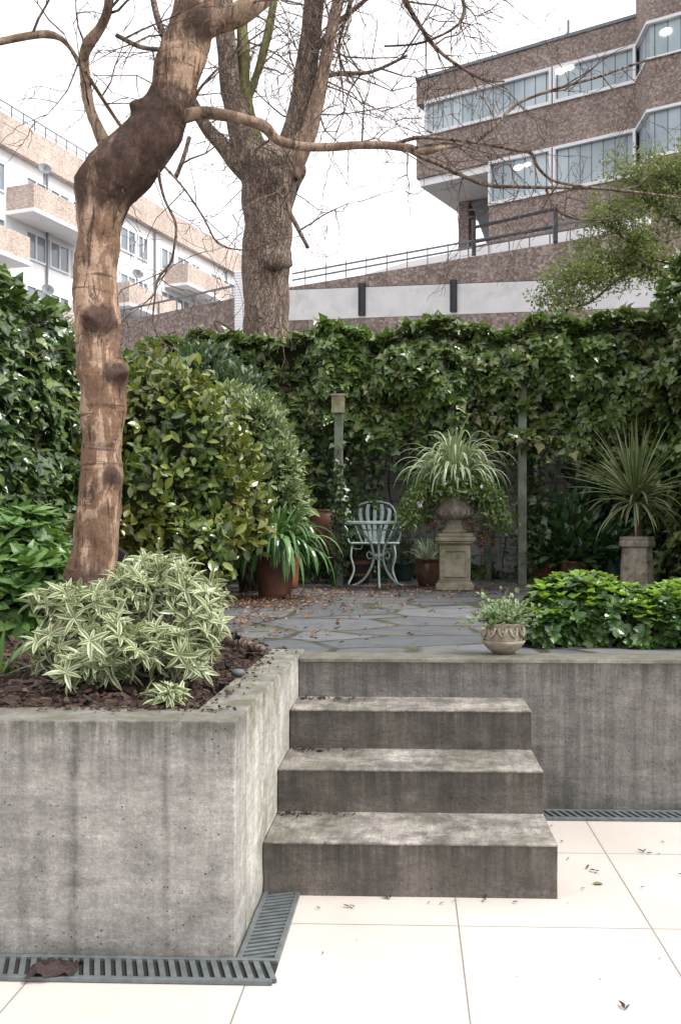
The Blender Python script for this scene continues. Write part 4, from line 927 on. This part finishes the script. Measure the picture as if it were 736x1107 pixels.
# =================================================================== POTS, FURNITURE
def ribbons(mb, base, n, L, w, droop, el=(20,85), seg=8, crown=.02, fold=.25, stiff=1.0, az=None, twist=0):
    base = Vector(base)
    for k in range(n):
        a = random.uniform(0,2*PI) if az is None else random.uniform(*az); e_ = R(random.uniform(*el)); l = L*random.uniform(.65,1.15); ww = w*random.uniform(.75,1.15)
        d = Vector((math.cos(a)*math.cos(e_),math.sin(a)*math.cos(e_),math.sin(e_))); p = base+Vector((math.cos(a),math.sin(a),0))*crown*random.random(); side = Vector((-math.sin(a),math.cos(a),0)); side = (side+Vector((0,0,random.uniform(-twist,twist)))).normalized()
        vs = []; es = []; dr = droop*random.uniform(.6,1.3)
        for j in range(seg+1):
            u = j/seg; wj = ww*(.55+.45*min(1,u*4))*(1-u**3.0)**.8 if u < 1 else .0004
            nn = side.cross(d).normalized(); vs += [p-side*wj/2+nn*wj*fold, p.copy(), p+side*wj/2+nn*wj*fold]; es += [1,0,1]
            d = (d+Vector((0,0,-dr*(u**stiff)*1.8/seg))).normalized(); p = p+d*l/seg
        fs = []
        for j in range(seg): q = 3*j; fs += [(q,q+3,q+4,q+1),(q+1,q+4,q+5,q+2)]
        mb.add(vs, fs, es, random.random())
    mb.attr = True
def soil_disc(m, c, r): m.lathe([(r,0),(r*.6,.012),(.001,.018)], c, 20, .1, 12, closed=False)
def pot(label, px, py, Y, rt, rb_, h, mat, name='plant_pot', cat='plant pot', rim=.012, belly=0, lip=.03):
    c = P(px, py, Y); c.z = Z1; t = thing(name, label, cat, c); m = MB()
    pr = [(rb_*.9,0),(rb_,.005)]
    for i in range(1,9):
        u = i/9; pr.append((rb_+(rt-rb_)*u+belly*math.sin(PI*u), (h-lip)*u))
    pr += [(rt,h-lip),(rt+rim,h-lip+.003),(rt+rim,h-.004),(rt+rim-.004,h),(rt-.012,h),(rt-.02,h-.05),(.001,h-.055)]
    m.lathe(pr, c, 36, .012, 6, closed=False); m.build('pot', mat, t, smooth=True)
    m = MB(); soil_disc(m, c+Vector((0,0,h-.052)), rt-.015); m.build('soil', M['soil'], t)
    return t, c
# strappy plant in large terracotta pot
M['strap'] = leafmat('strap_leaves', [(.025,.075,.02), (.045,.12,.03), (.08,.19,.05), (.13,.26,.08)], .3, trans=.2, spec=.6)
t, c = pot('brown clay pot under the arching strap leaves, by the fallen leaves', 297, 645, 7.5, .165, .13, .38, M['terra2'])
t = thing('strap_leaf_plant', 'dark green arching strap leaved plant in the brown clay pot', 'plant', c+Vector((0,0,.34)))
mb = MB(); ribbons(mb, c+Vector((0,0,.34)), 90, .60, .048, 4.2, (40,85), 12, .14, .16); ribbons(mb, c+Vector((0,0,.34)), 45, .46, .046, 1.9, (60,90), 8, .12, .16); ribbons(mb, c+Vector((0,0,.34)), 70, .56, .046, 4.6, (25,65), 12, .14, .16, az=(-PI*.95,-.05)); mb.build('leaves', M['strap'], t)
# pale leaved plant and a terracotta pot just behind it
M['lime'] = leafmat('pale_lime_leaves', [(.14,.19,.06), (.22,.27,.10), (.32,.36,.16)], .4, trans=.25)
t, c = pot('orange clay pot half hidden behind the strap leaved plant', 312, 618, 8.9, .12, .09, .62, M['terra'])
t = thing('pale_leafed_plant', 'pale lime leaved plant in the orange clay pot behind the strap leaves', 'plant', c+Vector((0,0,.58)))
p0 = c+Vector((0,0,.58)); N = 260; q = np.array(p0)+RNG.normal(size=(N,3))*np.array([.12,.1,.12])+np.array([-.03,0,.14])
mb = MB(); mb.leaves(LAN, q, rv(N)+np.array([0,-.2,.2]), rv(N)*.6+np.array([0,-.3,1]), .1+.06*RNG.random(N), RNG.random(N)); mb.build('leaves', M['lime'], t)
m = MB(); [m.tube([p0-UP*.03, p0+Vector((random.uniform(-.1,.1),random.uniform(-.1,.1),.2))], .004, 5) for k in range(12)]; m.build('stems', M['vine'], t)
# tall urn on an iron stand
c = P(351, 628, 9.6); c.z = Z1
t = thing('urn_stand', 'dark iron stand holding the tall terracotta urn', 'stand', c); m = MB()
for k in range(4):
    a = PI/4+k*PI/2; m.bar(c+Vector((math.cos(a)*.13,math.sin(a)*.13,0)), c+Vector((math.cos(a)*.1,math.sin(a)*.1,.29)), .02)
m.tube([c+Vector((math.cos(2*PI*k/20)*.11,math.sin(2*PI*k/20)*.11,.28)) for k in range(21)], .01, 6); m.lathe([(.0,.275),(.105,.275),(.105,.285),(0,.285)], c, 20, closed=False); m.build('frame', M['black'], t)
t = thing('terracotta_urn', 'tall brown terracotta urn on the iron stand left of the chair', 'urn', c+Vector((0,0,.286))); m = MB()
m.lathe([(.075,0),(.09,.01),(.125,.10),(.15,.22),(.158,.31),(.152,.38),(.125,.44),(.108,.455),(.118,.47),(.122,.485),(.112,.49),(.098,.475),(.09,.44),(.0,.43)], c+Vector((0,0,.288)), 36, .02, 5, closed=False); m.build('jar', M['terra2'], t, smooth=True)
# dark banded tub
t, c = pot('dark wooden tub with brown hoops behind the metal chair', 387, 631, 10.0, .15, .115, .30, M['darkpot'], 'plant_tub', 'plant tub', .006, .012)
m = MB(); m.lathe([(.135,.07),(.144,.075),(.147,.10),(.14,.105)], c, 36, closed=False); m.lathe([(.155,.20),(.166,.205),(.168,.235),(.158,.24)], c, 36, closed=False); m.build('hoop', M['brass'], t)
def bushy(name, label, p, sp, N, T, size, mat, lean=.3):
    t = thing(name, label, 'plant', p); q = np.array(p)+np.c_[RNG.normal(size=N)*sp[0],RNG.normal(size=N)*sp[0],np.abs(RNG.normal(size=N))*sp[1]+.02]; out = q-np.array(p)
    mb = MB(); mb.leaves(T, q, out*3+rv(N)*.5+np.array([0,0,lean]), rv(N)*.5+np.array([0,-.2,1]), size*(.6+.7*RNG.random(N)), RNG.random(N)); mb.build('leaves', mat, t)
    m = MB()
    for k in range(10): a = q[k % N]; m.tube([Vector(p)-UP*.03, (Vector(p)+Vector(a))/2+UP*.02, Vector(a)], .004, 4)
    m.build('stems', M['vine'], t); return t
bushy('bushy_plant', 'small dark leaved plant in the hooped wooden tub', c+UP*.27, (.07,.06), 130, LANW, .08, M['ivyd'])
t, c = pot('dark green glazed pot on the back wall side between chair and pedestal', 437, 621, 10.6, .125, .085, .20, M['greenpot'])
bushy('bushy_plant', 'feathery grey green plant in the dark green pot left of the glazed pot', c+UP*.17, (.08,.12), 220, TINY, .09, M['sage'])
t, c = pot('brown glazed pot with a grassy tuft immediately left of the pedestal', 462, 632, 9.4, .125, .085, .28, M['brownglaze'], belly=.02)
t = thing('grassy_plant', 'small grey green grassy tuft in the brown glazed pot', 'plant', c+UP*.24); mb = MB(); 
M['spider'] = leafmat('striped_spider_leaves', [(.10,.17,.05), (.18,.26,.10), (.25,.33,.14)], .35, edge=(.52,.58,.40), eth=(.3,.8), trans=.2, tcol=(.4,.5,.2), vein=False)
ribbons(mb, c+UP*.24, 45, .26, .014, 1.6, (40,88), 6, .06); mb.build('leaves', M['spider'], t)
# pedestal with urn
c = P(491, 637, 8.75); c.z = Z1
def sq(m, w_, z0, z1, w2=None): m.lathe([(w_*.7071,z0),((w2 or w_)*.7071,z1)], c, 4, rot=PI/4)
t = thing('stone_pedestal', 'square mossy stone pedestal with a recessed panel, carrying the urn', 'pedestal', c); m = MB()
sq(m,.355,0,.055); sq(m,.345,.055,.07,.32); sq(m,.315,.07,.085,.30); m.build('plinth', M['stone'], t, bevel=.006)
m = MB(); sq(m,.285,.086,.42,.29); m.build('shaft', M['stone'], t, bevel=.005)
m = MB(); w_ = .10
for (a,b) in (((-w_,.13),(w_,.13)),((-w_,.37),(w_,.37)),((-w_,.13),(-w_,.37)),((w_,.13),(w_,.37))):
    m.bar(c+Vector((a[0],-.149,a[1])), c+Vector((b[0],-.149,b[1])), .014)
m.build('panel', M['stone'], t, bevel=.003)
m = MB(); sq(m,.30,.421,.435,.33); sq(m,.35,.436,.455); sq(m,.375,.456,.495); sq(m,.33,.496,.53); m.build('cap', M['stone'], t, bevel=.006)
t = thing('stone_urn', 'weathered pinkish stone urn on the mossy pedestal', 'urn', c+UP*.53); u = c+UP*.531; m = MB()
m.lathe([(.13,0),(.135,.02),(.10,.04),(.085,.075),(.078,.10),(.095,.125)], u, 40, .01); m.build('foot', M['stone'], t, smooth=True)
m = MB(); m.lathe([(.09,.126),(.145,.15),(.175,.20),(.18,.24),(.163,.26),(.158,.33),(.163,.40),(.172,.45),(.19,.475),(.20,.485),(.20,.505),(.18,.51),(.165,.49),(.0,.47)], u, 48, .012, 9, closed=False)
for k in range(18):
    a = 2*PI*k/18; m.tube([u+Vector((math.cos(a)*.135,math.sin(a)*.135,.145)), u+Vector((math.cos(a)*.168,math.sin(a)*.168,.185)), u+Vector((math.cos(a)*.172,math.sin(a)*.172,.235))], [.012,.022,.012], 6)
for k in range(9):
    a = 2*PI*k/9+.2; m.tube([u+Vector((math.cos(a+q*.1)*.168,math.sin(a+q*.1)*.168,.29+.1*abs(math.sin(q*1.3)))) for q in range(6)], .011, 6)
m.build('bowl', M['pink'], t, smooth=True)
t = thing('spider_plant', 'big striped spider plant arching out of the stone urn', 'plant', u+UP*.5); mb = MB()
ribbons(mb, u+UP*.48, 170, .64, .028, 4.0, (35,88), 12, .12, .2, twist=.3); ribbons(mb, u+UP*.48, 70, .45, .026, 2.4, (55,90), 8, .10, .2); ribbons(mb, u+UP*.48, 40, .36, .026, 3.5, (30,70), 10, .14, .2, az=(-PI,0)); mb.build('leaves', M['spider'], t)
M['trail'] = leafmat('trailing_leaves', [(.07,.13,.03), (.12,.19,.045), (.19,.27,.07)], .45, trans=.25)
t = thing('trailing_plant', 'trailing plant with small white flowers spilling round the stone urn', 'plant', u+UP*.5)
mb = MB(); ms = MB(); fl = []
for k in range(170):
    a = random.choice((random.gauss(PI,.7), random.gauss(0,.7), random.uniform(0,2*PI))); L = random.uniform(.25,.62); q = [u+Vector((math.cos(a)*.15,math.sin(a)*.15,.5))]; d = Vector((math.cos(a)*1.4,math.sin(a)*1.1,.5))
    if abs(math.sin(a)) > .75 and math.sin(a) < 0: L *= .4
    for j in range(8): d = (d+Vector((random.gauss(0,.15),random.gauss(0,.15),-.42))).normalized(); q.append(q[-1]+d*L/7)
    ms.tube(q, .0025, 4, cap=False); cc = spline(q,k=3); N = 44; ii = RNG.integers(2,len(cc),N); pq = np.array([tuple(cc[i]) for i in ii])+RNG.normal(size=(N,3))*.022
    mb.leaves(TINY, pq, rv(N)+np.array([0,0,-.2]), rv(N)+np.array([0,-.5,.5]), .042+.025*RNG.random(N), RNG.random(N))
    if len(fl) < 90 and (math.sin(a) < .3): fl += [cc[i]+Vector(rv(1)[0])*.03+Vector((0,-.035,0)) for i in RNG.integers(4,len(cc),2)]
mb.build('leaves', M['trail'], t); ms.build('stems', M['vine'], t)
m = MB(); z0 = ORG[t.name]
for k in range(5): a = 2*PI*k/5; m.lathe([(.001,0),(.007,.002),(.001,.004)], z0+Vector((math.cos(a)*.007,0,math.sin(a)*.007))-Vector((0,.002,0)), 6)
fo = m.build('flower', plain('white_petals', (.8,.8,.78), .5, .05), t); f0 = fo
for k, p in enumerate(fl[:90]):
    o = f0 if k == 0 else f0.copy()
    if k: COL.objects.link(o); o.parent = t
    o.location = Vector(p)-z0; o.rotation_euler = (random.uniform(-.6,.6),random.uniform(0,3),random.uniform(-.8,.8)); s_ = random.uniform(1.0,1.8); o.scale = (s_,)*3
# dried hydrangea-like heads
t = thing('dried_flowers', 'dried brown flower heads hanging right of the stone urn foot', 'plant', u+Vector((.2,-.05,-.1)))
for (a,b) in ((.18,.03),(.24,-.04),(.30,.02),(.14,.1),(.25,-.12),(-.2,.08),(.34,-.08)):
    p = np.array(u+Vector((a,-.12,b))); N = 50; q = p+rv(N)*.038*RNG.random((N,1))**.3; mb = MB(); mb.leaves(OVAL, q, rv(N), q-p+rv(N)*.01, .026, RNG.random(N)*.5); mb.build('flower_head', M['litter'], t)
m = MB(); [m.tube([u+Vector((.1,-.02,.2)), u+Vector((a,-.1,b))], .003, 4) for (a,b) in ((.18,.03),(.24,-.04),(.30,.02),(.25,-.12),(.34,-.08))]; m.build('stems', M['vine'], t)
# terracotta pots on the right with dark leaved plants
M['scheff'] = leafmat('dark_glossy_leaves', [(.02,.05,.02), (.03,.08,.028), (.05,.12,.04)], .28, trans=.15, spec=.6)
for (px, py, Y, rt, rb_, h, mt, lb, pl, sp, zz) in (
    (586,622,10.2,.125,.09,.27,'terra','red clay pot nearest the pergola post on the right','dark leafy plant in the red clay pot nearest the pergola post',(.16,.3),0),
    (622,626,9.9,.165,.12,.24,'terra','wide red clay pot left of the green pot behind the clipped shrubs','dark hand leaved plant in the wide red clay pot',(.17,.28),1),
    (662,628,9.9,.11,.085,.26,'greenpot','dark green pot standing left of the chimney pot','low ferny plant in the dark green pot beside the chimney pot',(.1,.14),0)):
    t, c = pot(lb, px, py, Y, rt, rb_, h, M[mt]); bushy('bushy_plant', pl, c+UP*(h-.04), sp, 480 if zz == 0 else 520, LANW, .13 if zz else .10, M['scheff'], -.1)
# chimney pot with spiky cordyline
c = P(688, 632, 8.4); c.z = Z1
t = thing('chimney_pot', 'octagonal weathered clay chimney pot used as a planter', 'chimney pot', c); m = MB()
m.lathe([(.185,0),(.185,.05),(.165,.07),(.155,.08),(.135,.38),(.132,.40),(.16,.41),(.165,.45),(.15,.46),(.155,.475),(.15,.50),(.12,.50),(.115,.45),(.001,.44)], c, 8, rot=PI/8, closed=False); m.build('body', M['stone2'], t, bevel=.006)
m = MB(); soil_disc(m, c+UP*.445, .115); m.build('soil', M['soil'], t)
t = thing('cordyline', 'spiky cordyline palm with long narrow striped leaves in the chimney pot', 'plant', c+UP*.45); m = MB()
hd = c+Vector((-.02,0,.87)); pp, rr = spline([c+UP*.44, c+Vector((.01,0,.6)), c+Vector((-.01,0,.75)), hd], [.028,.026,.026,.03], 5); m.tube(pp, rr, 10, .3, 40); m.build('stem', plain('fibrous_brown_stem', (.13,.06,.035), .9, .5, 40, .8), t)
M['cord'] = leafmat('cordyline_leaves', [(.05,.09,.03), (.09,.14,.045), (.16,.20,.07)], .38, edge=(.34,.38,.20), eth=(.4,.9), trans=.15, vein=False)
mb = MB(); ribbons(mb, hd, 88, .66, .027, .75, (0,88), 9, .02, .25, 1.6); ribbons(mb, hd-UP*.06, 46, .58, .025, 1.7, (-20,30), 9, .02, .25, 1.0); mb.build('leaves', M['cord'], t)
# small carved pot on the coping
c = P(544, 706, 3.95); c.z = Z1+.006
t = thing('carved_pot', 'small round stone pot with scalloped carving on the wall coping by the steps', 'plant pot', c); m = MB()
m.lathe([(.045,0),(.052,.006),(.07,.02),(.088,.042),(.092,.05),(.086,.055)], c, 32, .01, closed=False)
m.lathe([(.078,.05),(.082,.07),(.078,.115),(.083,.122),(.083,.128),(.07,.128),(.066,.11),(.001,.105)], c, 32, .01, closed=False)
m.build('bowl', M['stone2'], t, smooth=True)
m = MB()
for k in range(11):
    a = 2*PI*k/11; f = lambda a, r_, z: c+Vector((math.cos(a)*r_,math.sin(a)*r_,z))
    m.tube([f(a-.22,.082,.112), f(a-.12,.089,.085), f(a,.09,.073), f(a+.12,.089,.085), f(a+.22,.082,.112)], .007, 6); m.tube([f(a,.08,.095), f(a,.09,.095)], .008, 6)
m.build('carving', M['stone2'], t, smooth=True)
bushy('bushy_plant', 'small pale leaved bushy plant in the carved pot on the coping', c+UP*.10, (.06,.045), 620, OVAL, .026, leafmat('small_pale_leaves', [(.07,.12,.04), (.12,.19,.07), (.20,.28,.12)], .4, edge=(.35,.42,.22), eth=(.7,1), trans=.2), .3)

# table
c = P(409, 634, 9.1); c.z = Z1
t = thing('garden_table', 'round pale green metal bistro table with curled legs', 'table', c); m = MB()
TZ = .64; m.lathe([(.001,TZ-.012),(.30,TZ-.012),(.31,TZ-.02),(.318,TZ-.018),(.318,TZ+.004),(.31,TZ+.008),(.30,TZ+.002),(.001,TZ+.002)], c, 48, closed=False); m.build('tabletop', M['teal'], t)
def V(x,y,z): return c+Vector((x,y,z))
for k in range(3):
    a = -PI/2 + 2*PI*k/3 + .08; f = lambda r_, z: V(math.cos(a)*r_, math.sin(a)*r_, z)
    m = MB(); m.tube(spline([f(.24,TZ-.03), f(.19,TZ-.10), f(.09,TZ-.20), f(.055,TZ-.32), f(.07,.22), f(.14,.10), f(.23,.03), f(.29,.012)], k=5), .0125, 8)
    m.tube(spline([f(.05,.30), f(.10,.35), f(.13,.32), f(.11,.28), f(.08,.29)], k=4), .007, 6); m.build('leg', M['teal'], t, smooth=True)
m = MB(); m.lathe([(.055,.30),(.06,.305),(.06,.325),(.055,.33)], c, 16); m.tube([V(math.cos(2*PI*k/24)*.2,math.sin(2*PI*k/24)*.2,TZ-.075) for k in range(25)], .007, 6); m.build('brace', M['teal'], t)
# chair
c = P(404, 632, 9.75); c.z = Z1
t = thing('garden_chair', 'pale green metal armchair with rounded slatted back behind the bistro table', 'chair', c)
def V(x,y,z): return c+Vector((x,y,z))      # chair faces the camera (-y)
m = MB(); SZ = .43
m.tube(spline([V(-.22,-.2,SZ),V(.22,-.2,SZ),V(.24,-.1,SZ),V(.22,.2,SZ),V(-.22,.2,SZ),V(-.24,-.1,SZ),V(-.22,-.2,SZ)],k=5), .012, 8)
for k in range(9): x = -.2+.05*k; m.obox(V(x,0,SZ), Vector((.017,0,0)), Vector((0,.2,0)), Vector((0,0,.003)))
m.build('seat', M['teal'], t)
bk_ = lambda x, z: V(x, .19+.10*(z-SZ)/.4, z)
m = MB(); oc = [(-.13,SZ),(-.175,.53),(-.222,.66),(-.225,.75),(-.18,.835),(-.09,.872),(0,.88),(.09,.872),(.18,.835),(.225,.75),(.222,.66),(.175,.53),(.13,SZ)]
m.tube(spline([bk_(*q) for q in oc],k=4), .0115, 8)
m.build('back_frame', M['teal'], t, smooth=True)
m = MB()
for q in (-1.6,-.8,0,.8,1.6):
    xs = [(.052*q,SZ),(.064*q,.56),(.092*q,.68),(.10*q,.78),(.088*q,.872-.03*abs(q)**1.6)]; pts = spline([bk_(*w_) for w_ in xs],k=3)
    for a,b in zip(pts,pts[1:]): m.obox((a+b)/2, (b-a)*.53, Vector((.019,0,0)), Vector((0,.003,0)))
m.build('back_slats', M['teal'], t)
for s_ in (-1,1):
    m = MB(); m.tube(spline([bk_(.22*s_,.62),V(.29*s_,.12,.635),V(.315*s_,-.04,.64),V(.31*s_,-.16,.62),V(.27*s_,-.19,.57),V(.28*s_,-.13,.52),V(.25*s_,-.12,SZ)],k=5), .0115, 8)
    m.tube(spline([V(.31*s_,-.16,.62),V(.325*s_,-.2,.60),V(.32*s_,-.19,.575),V(.305*s_,-.175,.585)],k=4), .008, 6); m.build('armrest', M['teal'], t, smooth=True)
    m = MB(); m.tube(spline([V(.21*s_,-.19,SZ),V(.23*s_,-.21,.3),V(.20*s_,-.2,.15),V(.26*s_,-.24,.0)],k=5), .0115, 8); m.tube(spline([V(.21*s_,-.19,.38),V(.13*s_,-.19,.37),V(.11*s_,-.19,.41)],k=4), .007, 6); m.build('leg', M['teal'], t, smooth=True)
    m = MB(); m.tube(spline([V(.2*s_,.19,SZ),V(.21*s_,.21,.3),V(.19*s_,.22,.15),V(.23*s_,.27,.0)],k=5), .0115, 8); m.build('leg', M['teal'], t, smooth=True)
# black spotlight behind the trunk
c = P(131, 603, 5.0); zb = bed_z(c.x, 5.0)
t = thing('garden_spotlight', 'black angular garden spotlight behind the leaning trunk', 'spotlight', (c.x,5.0,zb)); m = MB()
m.tube([Vector((c.x,5,zb-.05)), Vector((c.x,5,c.z-.05))], .012, 8); m.build('stake', M['black'], t)
m = MB(); m.prism([c+Vector(q) for q in ((-.045,-.03,-.06),(.055,-.03,-.05),(.03,-.03,.03),(-.02,-.03,.06))], Vector((0,.07,0))); m.build('head', M['black'], t, bevel=.004)
# log and stone at the bed edge
a = PZ(232,690,Z1+.05); b = PZ(286,702,Z1+.03); m = MB(); pp, rr = spline([a,a.lerp(b,.35)+UP*.012,a.lerp(b,.7),b],[.018,.026,.024,.012],5); m.tube(pp, rr, 10, .3, 25)
tag(m.build('driftwood', M['bark2'], smooth=True), 'short weathered piece of wood lying at the bed edge by the terrace', 'wood')
c = PZ(258,726,Z1+.035); m = MB(); m.lathe([(.001,-.018),(.02,-.014),(.027,-.004),(.018,.007),(.001,.01)], c, 12, .5, 20)
tag(m.build('pebble', plain('blue_grey_stone', (.10,.125,.135), .7), smooth=True), 'blue grey pebble lying in the dark mulch near the wall corner', 'stone')
# dead stalk
c = PZ(257,705,Z1+.02); m = MB(); m.tube([c, c+Vector((.004,0,.05)), c+Vector((-.004,0,.085))], .002, 5); mb = MB()
N = 9; mb.leaves(LANW, np.array(c)+np.c_[RNG.normal(size=N)*.008,RNG.normal(size=N)*.008,.04+.05*RNG.random(N)], rv(N)+np.array([0,0,-.6]), rv(N), .035, RNG.random(N)*.2)
t = thing('dead_stalk', 'withered dark stalk with curled leaves standing at the bed corner', 'plant', c); m.build('stem', M['vine'], t); mb.build('leaves', M['chip'], t)
# long bright leaf blades at far left
M['blade'] = leafmat('bright_blade', [(.12,.24,.06), (.2,.36,.12), (.28,.44,.2)], .35, trans=.3)
c = P(-4, 715, 3.1); c.z = Z1+.02
t = thing('bulb_plant', 'bright green broad blades of a young bulb plant at the left edge', 'plant', c); mb = MB(); ribbons(mb, c, 9, .2, .028, .9, (25,80), 8, .02, .15, az=(-1.2,1.4)); mb.build('leaves', M['blade'], t)
c = PZ(212,720,Z1+.03); t = thing('bulb_plant', 'young green bulb shoots between the variegated shrub and the bare mulch', 'plant', c); mb = MB(); ribbons(mb, c, 10, .14, .012, 1.1, (30,85), 7, .02, .15); mb.build('leaves', M['blade'], t)

# =================================================================== LITTER
CURL = dict(v=[(0,0,0),(.3,-.28,.12),(.3,.05,0),(.3,.3,.1),(.7,-.22,.18),(.7,.02,.05),(.7,.26,.14),(1,0,.2)], f=[(0,1,2),(0,2,3),(1,4,5,2),(2,5,6,3),(4,7,5),(5,7,6)], e=np.array([0,1,0,1,1,0,1,.5]))
pts = []
cl = [(-1.25,7.2,.35,.55,700), (-.95,6.6,.45,.5,260), (-.75,8.1,.5,.5,330), (.3,8.2,.5,.4,150), (-.4,8.9,.5,.4,170), (-.6,4.6,.2,.35,50), (.2,6.2,1.0,1.2,110), (1.3,9.2,.6,.5,130), (-1.0,5.4,.12,.4,110), (0,9.6,1.2,.4,260)]
for (x,y,sx,sy,n) in cl:
    n = int(n*1.4)
    q = np.c_[RNG.normal(size=n)*sx+x, RNG.normal(size=n)*sy+y]; pts += [p for p in q if p[1] > 4.0 and p[1] < 11.2 and p[0] > -2.5 and not (p[1] < 4.3 and p[0] < -.5)]
N = len(pts); q = np.c_[np.array(pts), np.full(N, Z1+.008)]
for i in range(N):
    if q[i,0] < bed_edge(q[i,1]): q[i,2] = bed_z(q[i,0],q[i,1])+.008
d = rv(N); d[:,2] *= .25; nn = rv(N)*.45; nn[:,2] += 1
mb = MB(); mb.leaves(CURL, q, d, nn, .016+.024*RNG.random(N), RNG.random(N)); tag(mb.build('leaf_litter', M['litter']), 'scattered dry brown leaf litter on the terrace paving', 'leaf litter', kind='stuff')
# crumbs at the planter wall top and steps
N = 420; xs = []
for k in range(N):
    if k < 200: xs.append((random.uniform(-1.6,-.49), 2.575-abs(random.gauss(0,.035)), .632))
    elif k < 300: xs.append((XS-.14+abs(random.gauss(0,.04)), random.uniform(2.6,3.9), .631))
    else:
        i = random.randrange(3); xs.append((XS+.01+abs(random.gauss(0,.1)), Y4+[.29,.61,.86][i]-abs(random.gauss(0,.03)), zl[i]+.004))
d = rv(N); d[:,2] *= .2; nn = rv(N)*.4; nn[:,2] += 1
mb = MB(); mb.leaves(CH, np.array(xs), d, nn, .006+.014*RNG.random(N)**2, RNG.random(N)); tag(mb.build('soil_crumbs', M['chip']), 'dark soil crumbs and bark bits on the wall top and step corners', 'soil crumbs', kind='stuff')
# individual fallen bits on the patio
M['leafdark'] = leafmat('dark_fallen_leaf', [(.03,.02,.018), (.06,.035,.025), (.10,.05,.03)], .7, trans=.0, vein=False)
M['leafgreen'] = leafmat('green_fallen_leaf', [(.10,.16,.05), (.12,.18,.06)], .6, trans=.0)
spots = [(421,970,9),(524,969,10),(489,973,5),(551,975,7),(380,979,8),(463,977,5),(473,977,6),(607,910,5),(609,929,6),(637,941,9),(627,960,6),(688,959,6),(698,922,8),(727,947,7),(614,975,4),(720,911,5),(678,1090,10),(714,1037,4),(345,983,6),(650,1060,4),(710,922,4),(593,893,5),(350,1032,5),(560,1056,3),(385,1017,3)]
LB = ['clump of dark leaf bits at the foot of the bottom step, left of centre', 'clump of dark leaf bits at the foot of the bottom step, right of centre', 'dark scrap at the bottom step foot over the long tile joint', 'curled brown stem at the step foot just right of the dark clump',
 'thin brown leaf lying left under the bottom step', 'pale brown leaf left of the joint under the step, the farther from the step', 'pale brown leaf scrap tight beside the joint under the step', 'small scrap right of the bottom step, nearest the back drain grate',
 'small scrap right of the bottom step, level with its middle', 'dark leaf just above the flat green leaf on the tiles', 'dark speck left below the flat green leaf', 'dark pointed scrap on the tile right of the flat green leaf',
 'twisted leaf above the crosswise joint at the right', 'dark leaf nearest the right frame edge on the tiles', 'small scrap at the front right corner of the bottom step', 'dark speck high on the tiles near the right drain grate', 'blackish clump alone on the big front tile at lower right',
 'tiny bluish speck low at the right frame edge', 'dark scrap on the tile beside the top of the corner drain grate', 'faint speck mid tile above the lone blackish clump', 'tiny scrap beside the twisted leaf at the right', 'brown scrap at the left end of the right drain grate',
 'thin reddish scrap on the front tile right of the grate corner', 'tiny speck in the middle of the large front tile', 'tiny speck on the front tile left of the long joint']
grp = 'fallen leaf scraps on the pale patio tiles'
for i, (px, py, s_) in enumerate(spots):
    p = PZ(px, py, .004); mb = MB(); k = 1 if s_ < 8 else 3; sz = s_/1000*(p.y)*1.0
    q = np.array([tuple(p)]*k)+RNG.normal(size=(k,3))*np.array([.3*sz,.3*sz,0]); d = rv(k); d[:,2] = .05; d[:,0] += .3; nn = rv(k)*.3; nn[:,2] = 1
    mb.leaves(CURL, q, d, nn, sz, RNG.random(k), .55); tag(mb.build('fallen_leaf', M['leafdark']), LB[i], 'leaf', grp)
p = PZ(640,955,.004); mb = MB(); mb.leaves(OVAL, [tuple(p)], [(1,.1,.05)], [(0,0,1)], .035, np.array([.5])); tag(mb.build('fallen_leaf', M['leafgreen']), 'single flat green leaf lying on the patio tiles right of the bottom step', 'leaf')
# large dead leaf on the grate
p = PZ(58,1050,.016); mb = MB(); nx_ = 12; vs = []
for j in range(nx_+1):
    for i in range(nx_+1):
        u_, v_ = i/nx_-.5, j/nx_-.5; rr_ = .5-.15*abs(math.sin(3*math.atan2(v_,u_))); f_ = 1.0
        x = u_*.115; y = v_*.06; z = .012+.035*max(0,noise.noise(Vector((u_*3.4,v_*3.4,.7)))+.28)+.012*noise.noise(Vector((u_*11,v_*11,2)))-.016*(4*(u_*u_+v_*v_)); vs.append((p.x+x*(1+.3*noise.noise(Vector((0,v_*6,1)))), p.y+y*(1+.35*noise.noise(Vector((u_*6,0,1))))+.02*u_, max(.014,.01+z)))
mb.add(vs, [(j*(nx_+1)+i, j*(nx_+1)+i+1, (j+1)*(nx_+1)+i+1, (j+1)*(nx_+1)+i) for j in range(nx_) for i in range(nx_)], 0, .3); mb.attr = True
tag(mb.build('dead_leaf', plain('dark_red_brown_leaf', (.032,.018,.017), .7, .5, 60, .5)), 'big crumpled dark brown dead leaf on the drain grate by the planter wall', 'leaf')
